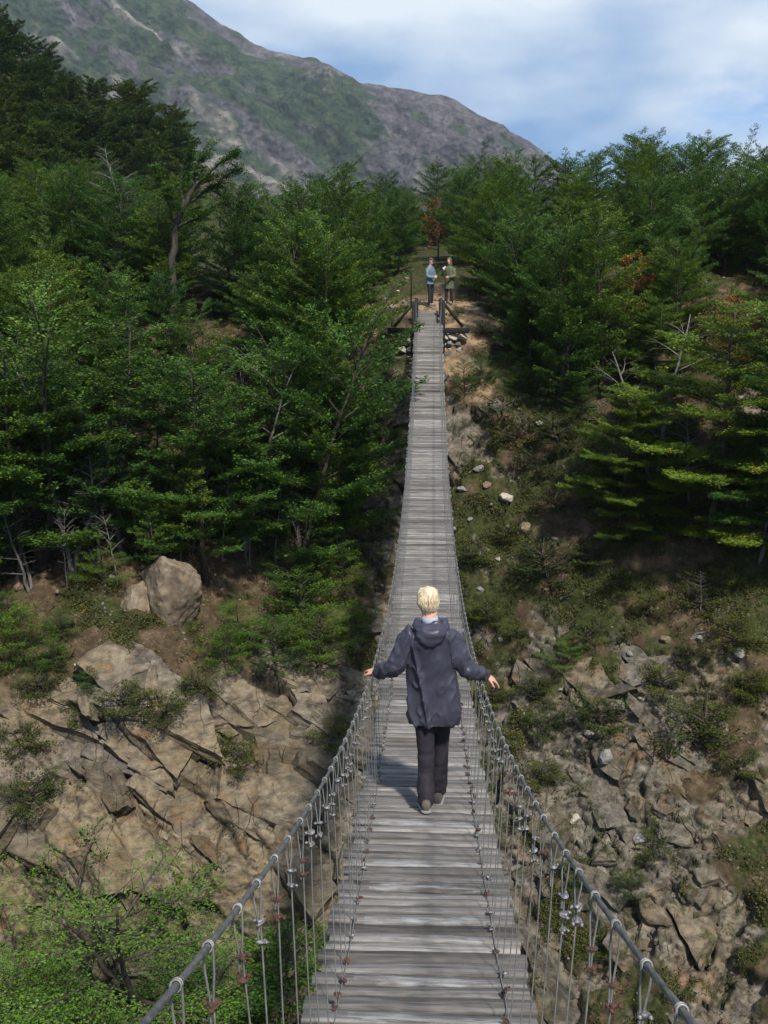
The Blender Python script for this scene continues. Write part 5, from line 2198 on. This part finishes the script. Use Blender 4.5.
def walker():
    d0 = d_of_py(806)
    x0 = 0.03
    zg = deck_z(d0) + 0.004
    root = empty('person', (x0, d0, zg))
    tag(root, 'blond person seen from behind in navy hooded jacket, walking with hands on both cables', 'person')

    def L(x, d, zz):
        return (x - x0, d - d0, zz - zg)
    # joints, local frame: +Y away from the camera; rail about 1.09 above the deck
    rz = rail_z(d0 + 0.16) - zg
    hipL, hipR = (-0.040, 0.0, 0.93), (0.100, 0.0, 0.93)
    kneeL, kneeR = (-0.018, -0.02, 0.52), (0.100, 0.12, 0.53)
    aL = (-0.020, -0.15, 0.115)
    aR = (0.085, 0.12, 0.105 + deck_z(d0 + 0.2) - deck_z(d0))
    chest = (0.025, 0.0, 1.25)
    shL, shR = (-0.160, 0.0, 1.465), (0.180, 0.0, 1.465)
    elL, elR = (-0.275, -0.05, 1.18), (0.285, -0.04, 1.17)
    wrL = (-0.425, 0.13, rz + 0.045)
    wrR = (0.455, 0.10, rz + 0.05)
    hc = (-0.012, 0.060, 1.690)
    # body: one continuous surface
    mb = MB()
    T, A = head(mb, hc, 0.06, -0.22)
    limb(mb, [(0.01, 0.0, 1.46), (0.0, 0.01, 1.56), (-0.003, 0.04, 1.64)], [0.070, 0.062, 0.060])
    loft(mb, [((0.03, 0, 0.88), 0.15, 0.10, X_, Y_), ((0.03, 0, 1.05), 0.135, 0.09, X_, Y_), ((0.025, 0, 1.25), 0.15, 0.10, X_, Y_), ((0.02, 0, 1.38), 0.14, 0.08, X_, Y_), ((0.01, 0, 1.48), 0.06, 0.055, X_, Y_)])
    for h_, k_, a_ in ((hipL, kneeL, aL), (hipR, kneeR, aR)):
        limb(mb, [h_, k_, a_], [0.080, 0.052, 0.036])
        limb(mb, [a_, (a_[0], a_[1] + 0.09, a_[2] - 0.05)], [0.035, 0.028])
    for s_, e_, w_ in ((shL, elL, wrL), (shR, elR, wrR)):
        limb(mb, [np.array(s_) * [0.9, 1, 1] - [0, 0, 0.06], e_, w_], [0.045, 0.038, 0.026])
    hand(mb, wrL, (-0.45, 0.75, -0.10), (0.15, -0.1, -1), 1, 0.75)
    hand(mb, wrR, (0.72, 0.40, -0.62), (-0.55, 0.1, -0.8), -1, 0.30)
    me = fuse(mb, 0.0062, 2)
    link('body', me, root, M['skin'])
    # trousers
    mb = MB()
    loft(mb, [((0.03, 0, 0.82), 0.155, 0.115, X_, Y_), ((0.03, 0, 0.92), 0.165, 0.120, X_, Y_), ((0.03, 0, 1.04), 0.150, 0.105, X_, Y_)])
    for h_, k_, a_ in ((hipL, kneeL, aL), (hipR, kneeR, aR)):
        h2 = np.array(h_) + [0, 0, -0.02]
        a2 = np.array(a_) + [0, 0.005, 0.0]
        limb(mb, [h2, k_, (np.array(k_) + a2) / 2, a2], [0.096, 0.072, 0.064, 0.066])

    def dt(co):
        z = co[:, 2]
        a = fbm(co * np.array([7, 7, 14]), 401, 3) * 0.010 * (0.4 + sstep(0.7, 0.2, z))
        b = fbm(co * np.array([16, 16, 5]), 403, 2) * 0.005
        return a + b
    me = fuse(mb, 0.009, 3, dt)
    link('trousers', me, root, M['trouser_dark'])
    # jacket with hood
    mb = MB()
    rings = []
    for z, w, dd, cx, cy in ((0.735, 0.208, 0.150, 0.035, 0.005), (0.80, 0.212, 0.152, 0.035, 0.0), (0.95, 0.200, 0.148, 0.028, 0), (1.10, 0.190, 0.140, 0.020, 0), (1.25, 0.188, 0.136, 0.014, 0), (1.38, 0.190, 0.130, 0.010, 0), (1.46, 0.172, 0.112, 0.010, 0), (1.52, 0.125, 0.090, 0.012, 0.0), (1.565, 0.070, 0.070, 0.008, 0.008)):
        rings.append(((cx, cy, z), w, dd, X_, Y_))
    loft(mb, rings, 28)
    for s_, e_, w_, k in ((shL, elL, wrL, -1), (shR, elR, wrR, 1)):
        s2 = np.array(s_) + [-0.035 * k, 0, -0.02]
        w2 = np.array(w_) * 0.93 + np.array(e_) * 0.07
        limb(mb, [s2, np.array(s_) + [0.012 * k, 0, -0.06], e_, w2], [0.078, 0.083, 0.072, 0.050], 16)

    def dj(co):
        x, y, z = co.T
        f1 = (1 - np.abs(vnoise(np.stack([x * 10 + z * 2.0, y * 6, z * 1.7 - x * 1.5], 1), 411))) ** 2 + 0.15
        f2 = (1 - np.abs(vnoise(np.stack([x * 14 - z * 7, y * 10, z * 6 + x * 7], 1), 415))) ** 2.5 + 0.2
        arm = sstep(0.20, 0.27, np.abs(x - 0.02))
        f3 = vnoise(np.stack([x * 26, y * 20, z * 22], 1), 417)
        return (f1 - 0.6) * 0.034 * (1 - arm * 0.6) + (f2 - 0.6) * 0.015 + f3 * 0.007 * arm
    me = fuse(mb, 0.0075, 2, dj)
    jk = link('jacket', me, root, M['jacket_navy'])
    mb = MB()
    # hood lying on the back and shoulders
    th = np.linspace(-0.15, math.pi + 0.15, 12)
    pts = [(0.012 + 0.108 * math.cos(a), -0.075 - 0.055 * math.sin(a) + 0.09 * (1 - math.sin(a)), 1.545 - 0.055 * math.sin(a)) for a in th]
    limb(mb, pts, [0.026] + [0.040] * 3 + [0.048] * 4 + [0.040] * 3 + [0.026], 12)
    loft(mb, [((0.012, -0.075, 1.555), 0.105, 0.045, X_, Y_), ((0.012, -0.115, 1.50), 0.125, 0.050, X_, Y_), ((0.012, -0.130, 1.44), 0.100, 0.040, X_, Y_), ((0.012, -0.132, 1.40), 0.045, 0.022, X_, Y_)])

    def dh(co):
        return (1 - np.abs(vnoise(co * np.array([9, 9, 22]), 421))) * 0.018 - 0.012
    me = fuse(mb, 0.0085, 2, dh)
    link('hood', me, jk, M['jacket_navy'])
    mb = MB()
    loft(mb, [((0.004, 0.006, 1.54), 0.070, 0.070, X_, Y_), ((0.0, 0.016, 1.582), 0.065, 0.065, X_, Y_), ((-0.001, 0.024, 1.598), 0.061, 0.061, X_, Y_)], 20)
    link('collar', np_mesh('collar', np.vstack(mb.V), np.vstack(mb.F), True), jk, M['collar'])
    # hair: short cap of hair, rounded at the nape
    mb = MB()
    ux, uy = A @ [1, 0, 0], A @ [0, 1, 0]
    for z, w, dd, yo in ((0,) * 4,):
        pass
    rings = [(T(0, yo, z), w, dd, ux, uy) for z, w, dd, yo in ((-0.060, 0.050, 0.030, -0.062), (-0.040, 0.068, 0.050, -0.050), (-0.01, 0.079, 0.068, -0.036), (0.03, 0.085, 0.090, -0.018), (0.065, 0.083, 0.098, -0.010), (0.092, 0.074, 0.088, -0.008), (0.112, 0.052, 0.064, -0.008), (0.122, 0.024, 0.030, -0.008))]
    loft(mb, rings, 20)

    def dhh(co):
        return vnoise(np.stack([co[:, 0] * 55, co[:, 1] * 40, co[:, 2] * 10], 1), 431) * 0.0055 + vnoise(co * 22, 433) * 0.004
    me = fuse(mb, 0.006, 1, dhh)
    hr = link('hair', me, root, M['hair'])
    # loose strands combed down from the crown
    g = np.random.default_rng(9)
    st = MB()
    for k in range(420):
        a = g.uniform(0, 2 * math.pi)
        if math.sin(a) > 0.75:
            continue
        e0, e1 = g.uniform(0.2, 0.9), g.uniform(-0.35, 0.15) - 0.3 * max(0, -math.sin(a))
        pts = []
        for q in range(5):
            e = e0 + (e1 - e0) * q / 4
            rr_ = 1.015 + g.normal(0, 0.008) + 0.012 * q / 4
            w_, d_, h_ = 0.085 * rr_, 0.100 * rr_, 0.135 * rr_
            z_ = math.sin(e) * h_ - 0.002
            sh = 1.0 if z_ > -0.0 else 1.0 + z_ * 3.2
            pts.append(T(math.cos(e) * math.cos(a) * w_ * sh, math.cos(e) * math.sin(a) * d_ * sh - 0.010 - 0.02 * (z_ < 0), z_))
        st.tube(pts, [0.0022, 0.0024, 0.0022, 0.0018, 0.0008], 3, False)
    link('hair_strand', np_mesh('hair_strands', np.vstack(st.V), np.vstack(st.F), True), hr, M['hair'])
    shoe(root, (aL[0], aL[1] + 0.01, aL[2] + 0.025), 0.10, -0.18, M['shoe'], M['sole'])
    shoe(root, (aR[0], aR[1], aR[2]), -0.08, -0.05, M['shoe'], M['sole'])


walker()


def standing(px, py_feet, d, H_, yaw, coat, coatlen, label, arms, hood=False, cap=False, extra=None):
    x, y, z = P(px, py_feet, d)
    zg = drop(x, y)
    root = empty('person', (x, y, zg + 0.02), yaw)
    tag(root, label, 'person', None)
    k = H_ / 1.76
    root.scale = (k, k, k)
    hipL, hipR = (-0.09, 0, 0.92), (0.09, 0, 0.92)
    aL, aR = (-0.11, -0.02, 0.10), (0.11, 0.05, 0.10)
    kL, kR = (-0.10, 0.02, 0.50), (0.10, 0.05, 0.50)
    mb = MB()
    T, A = head(mb, (0, 0.03, 1.65), 0.0, -0.12)
    limb(mb, [(0, 0, 1.42), (0, 0.0, 1.50), (0, 0.02, 1.58)], [0.065, 0.056, 0.054])
    loft(mb, [((0, 0, 0.88), 0.15, 0.10, X_, Y_), ((0, 0, 1.05), 0.135, 0.09, X_, Y_), ((0, 0, 1.25), 0.15, 0.10, X_, Y_), ((0, 0, 1.34), 0.14, 0.08, X_, Y_), ((0, 0, 1.43), 0.06, 0.055, X_, Y_)])
    for h_, q_, a_ in ((hipL, kL, aL), (hipR, kR, aR)):
        limb(mb, [h_, q_, a_], [0.080, 0.052, 0.036])
        limb(mb, [a_, (a_[0], a_[1] + 0.09, a_[2] - 0.05)], [0.035, 0.028])
    for s_, (sh, el, wr, fw, pn, cu) in zip((-1, 1), arms):
        limb(mb, [np.array(sh) * [0.85, 1, 1] - [0, 0, 0.06], el, wr], [0.045, 0.038, 0.026])
        hand(mb, wr, fw, pn, s_, cu)
    link('body', fuse(mb, 0.009, 2), root, M['skin'])
    mb = MB()
    loft(mb, [((0, 0, 0.80), 0.155, 0.115, X_, Y_), ((0, 0, 0.90), 0.165, 0.120, X_, Y_), ((0, 0, 1.0), 0.150, 0.105, X_, Y_)])
    for h_, q_, a_ in ((hipL, kL, aL), (hipR, kR, aR)):
        limb(mb, [np.array(h_) - [0, 0, 0.02], q_, np.array(a_) - [0, 0, 0.03]], [0.092, 0.068, 0.062])
    link('trousers', fuse(mb, 0.012, 2), root, M['trouser_dark'])
    mb = MB()
    loft(mb, [((0, 0, coatlen), 0.205, 0.155, X_, Y_), ((0, 0, 1.0), 0.185, 0.14, X_, Y_), ((0, 0, 1.25), 0.19, 0.135, X_, Y_), ((0, 0, 1.37), 0.185, 0.12, X_, Y_), ((0, 0, 1.44), 0.12, 0.09, X_, Y_), ((0, 0, 1.49), 0.075, 0.075, X_, Y_)], 24)
    for sh, el, wr, *_r in arms:
        s2 = np.array(sh)
        limb(mb, [s2 * [0.85, 1, 1] - [0, 0, 0.02], s2 - [0, 0, 0.05], el, np.array(wr) * 0.92 + np.array(el) * 0.08], [0.072, 0.076, 0.066, 0.048])
    if hood:
        pass

    def dj(co):
        x, y, z = co.T
        return (1 - np.abs(vnoise(np.stack([x * 9, y * 9, z * 3], 1), 441)) - 0.6) * 0.03
    jk = link('raincoat' if hood else 'jacket', fuse(mb, 0.012, 2, dj), root, coat)
    ux, uy = A @ [1, 0, 0], A @ [0, 1, 0]
    if hood:
        mb = MB()
        rings = [(T(0, yo, z), w, dd, ux, uy) for z, w, dd, yo in ((-0.16, 0.105, 0.095, -0.03), (-0.08, 0.100, 0.085, -0.035), (0.0, 0.102, 0.092, -0.030), (0.06, 0.100, 0.100, -0.020), (0.11, 0.078, 0.082, -0.015), (0.14, 0.03, 0.035, -0.015))]
        loft(mb, rings, 18)
        link('hood', fuse(mb, 0.010, 2), jk, coat)
    else:
        mb = MB()
        rings = [(T(0, yo, z), w, dd, ux, uy) for z, w, dd, yo in ((-0.05, 0.050, 0.04, -0.05), (0.0, 0.078, 0.068, -0.032), (0.035, 0.081, 0.09, -0.015), (0.05, 0.08, 0.09, -0.012))]
        loft(mb, rings, 18)
        link('hair', fuse(mb, 0.009, 1), root, M['bark'])
        mb = MB()
        rings = [(T(0, yo, z), w, dd, ux, uy) for z, w, dd, yo in ((0.035, 0.083, 0.105, -0.004), (0.07, 0.082, 0.10, -0.004), (0.105, 0.068, 0.08, -0.006), (0.125, 0.03, 0.035, -0.006))]
        loft(mb, rings, 18)
        loft(mb, [(T(0, 0.14, 0.034), 0.06, 0.055, ux, uy), (T(0, 0.14, 0.046), 0.06, 0.055, ux, uy)], 16)
        link('cap', fuse(mb, 0.008, 1), root, M['cap'])
    shoe(root, aL, 0.15, 0, M['shoe'], M['sole'])
    shoe(root, aR, -0.15, 0, M['shoe'], M['sole'])
    return root


# left of the two: jacket, hands clasped in front, turned to the right
standing(430, 308, 41.0, 1.86, R(-125), M['jacket_blue'], 0.80, 'standing person in a dark cap and grey-blue jacket at the far landing', (
    ((-0.19, 0, 1.36), (-0.25, 0.02, 1.07), (-0.10, 0.24, 1.08), (0.8, 0.5, 0.0), (0, -1, 0.1), 0.6),
    ((0.19, 0, 1.36), (0.25, 0.03, 1.07), (0.10, 0.24, 1.05), (-0.8, 0.5, 0.0), (0, -1, 0.1), 0.6)), cap=True)
ro = standing(449, 306, 41.6, 1.80, R(155), M['coat_olive'], 0.58, 'standing person in a long olive hooded raincoat at the far landing, holding a white tissue', (
    ((-0.19, 0, 1.36), (-0.26, 0.05, 1.08), (-0.10, 0.26, 1.02), (0.7, 0.5, 0.0), (0, -1, 0.1), 0.6),
    ((0.19, 0, 1.36), (0.25, 0.10, 1.10), (0.10, 0.26, 1.32), (-0.3, 0.3, 0.8), (0, -1, 0.2), 0.9)), hood=True)
mb = MB()
g = np.random.default_rng(3)
V = np.array([[0.05, 0.34, 1.40], [0.13, 0.33, 1.41], [0.14, 0.35, 1.31], [0.06, 0.36, 1.30]])
Vv = np.vstack([V, V + [0.0, 0.02, 0.0]])
mb.add(Vv, [[0, 1, 2, 3], [4, 7, 6, 5], [0, 4, 5, 1], [1, 5, 6, 2], [2, 6, 7, 3], [3, 7, 4, 0]])
o = mb.build('tissue', M['white'])
o.matrix_world = Matrix.Translation(ro.location) @ ro.rotation_euler.to_matrix().to_4x4() @ Matrix.Scale(ro.scale[0], 4)
tag(o, 'small white tissue held up by the person in the olive raincoat', 'tissue')
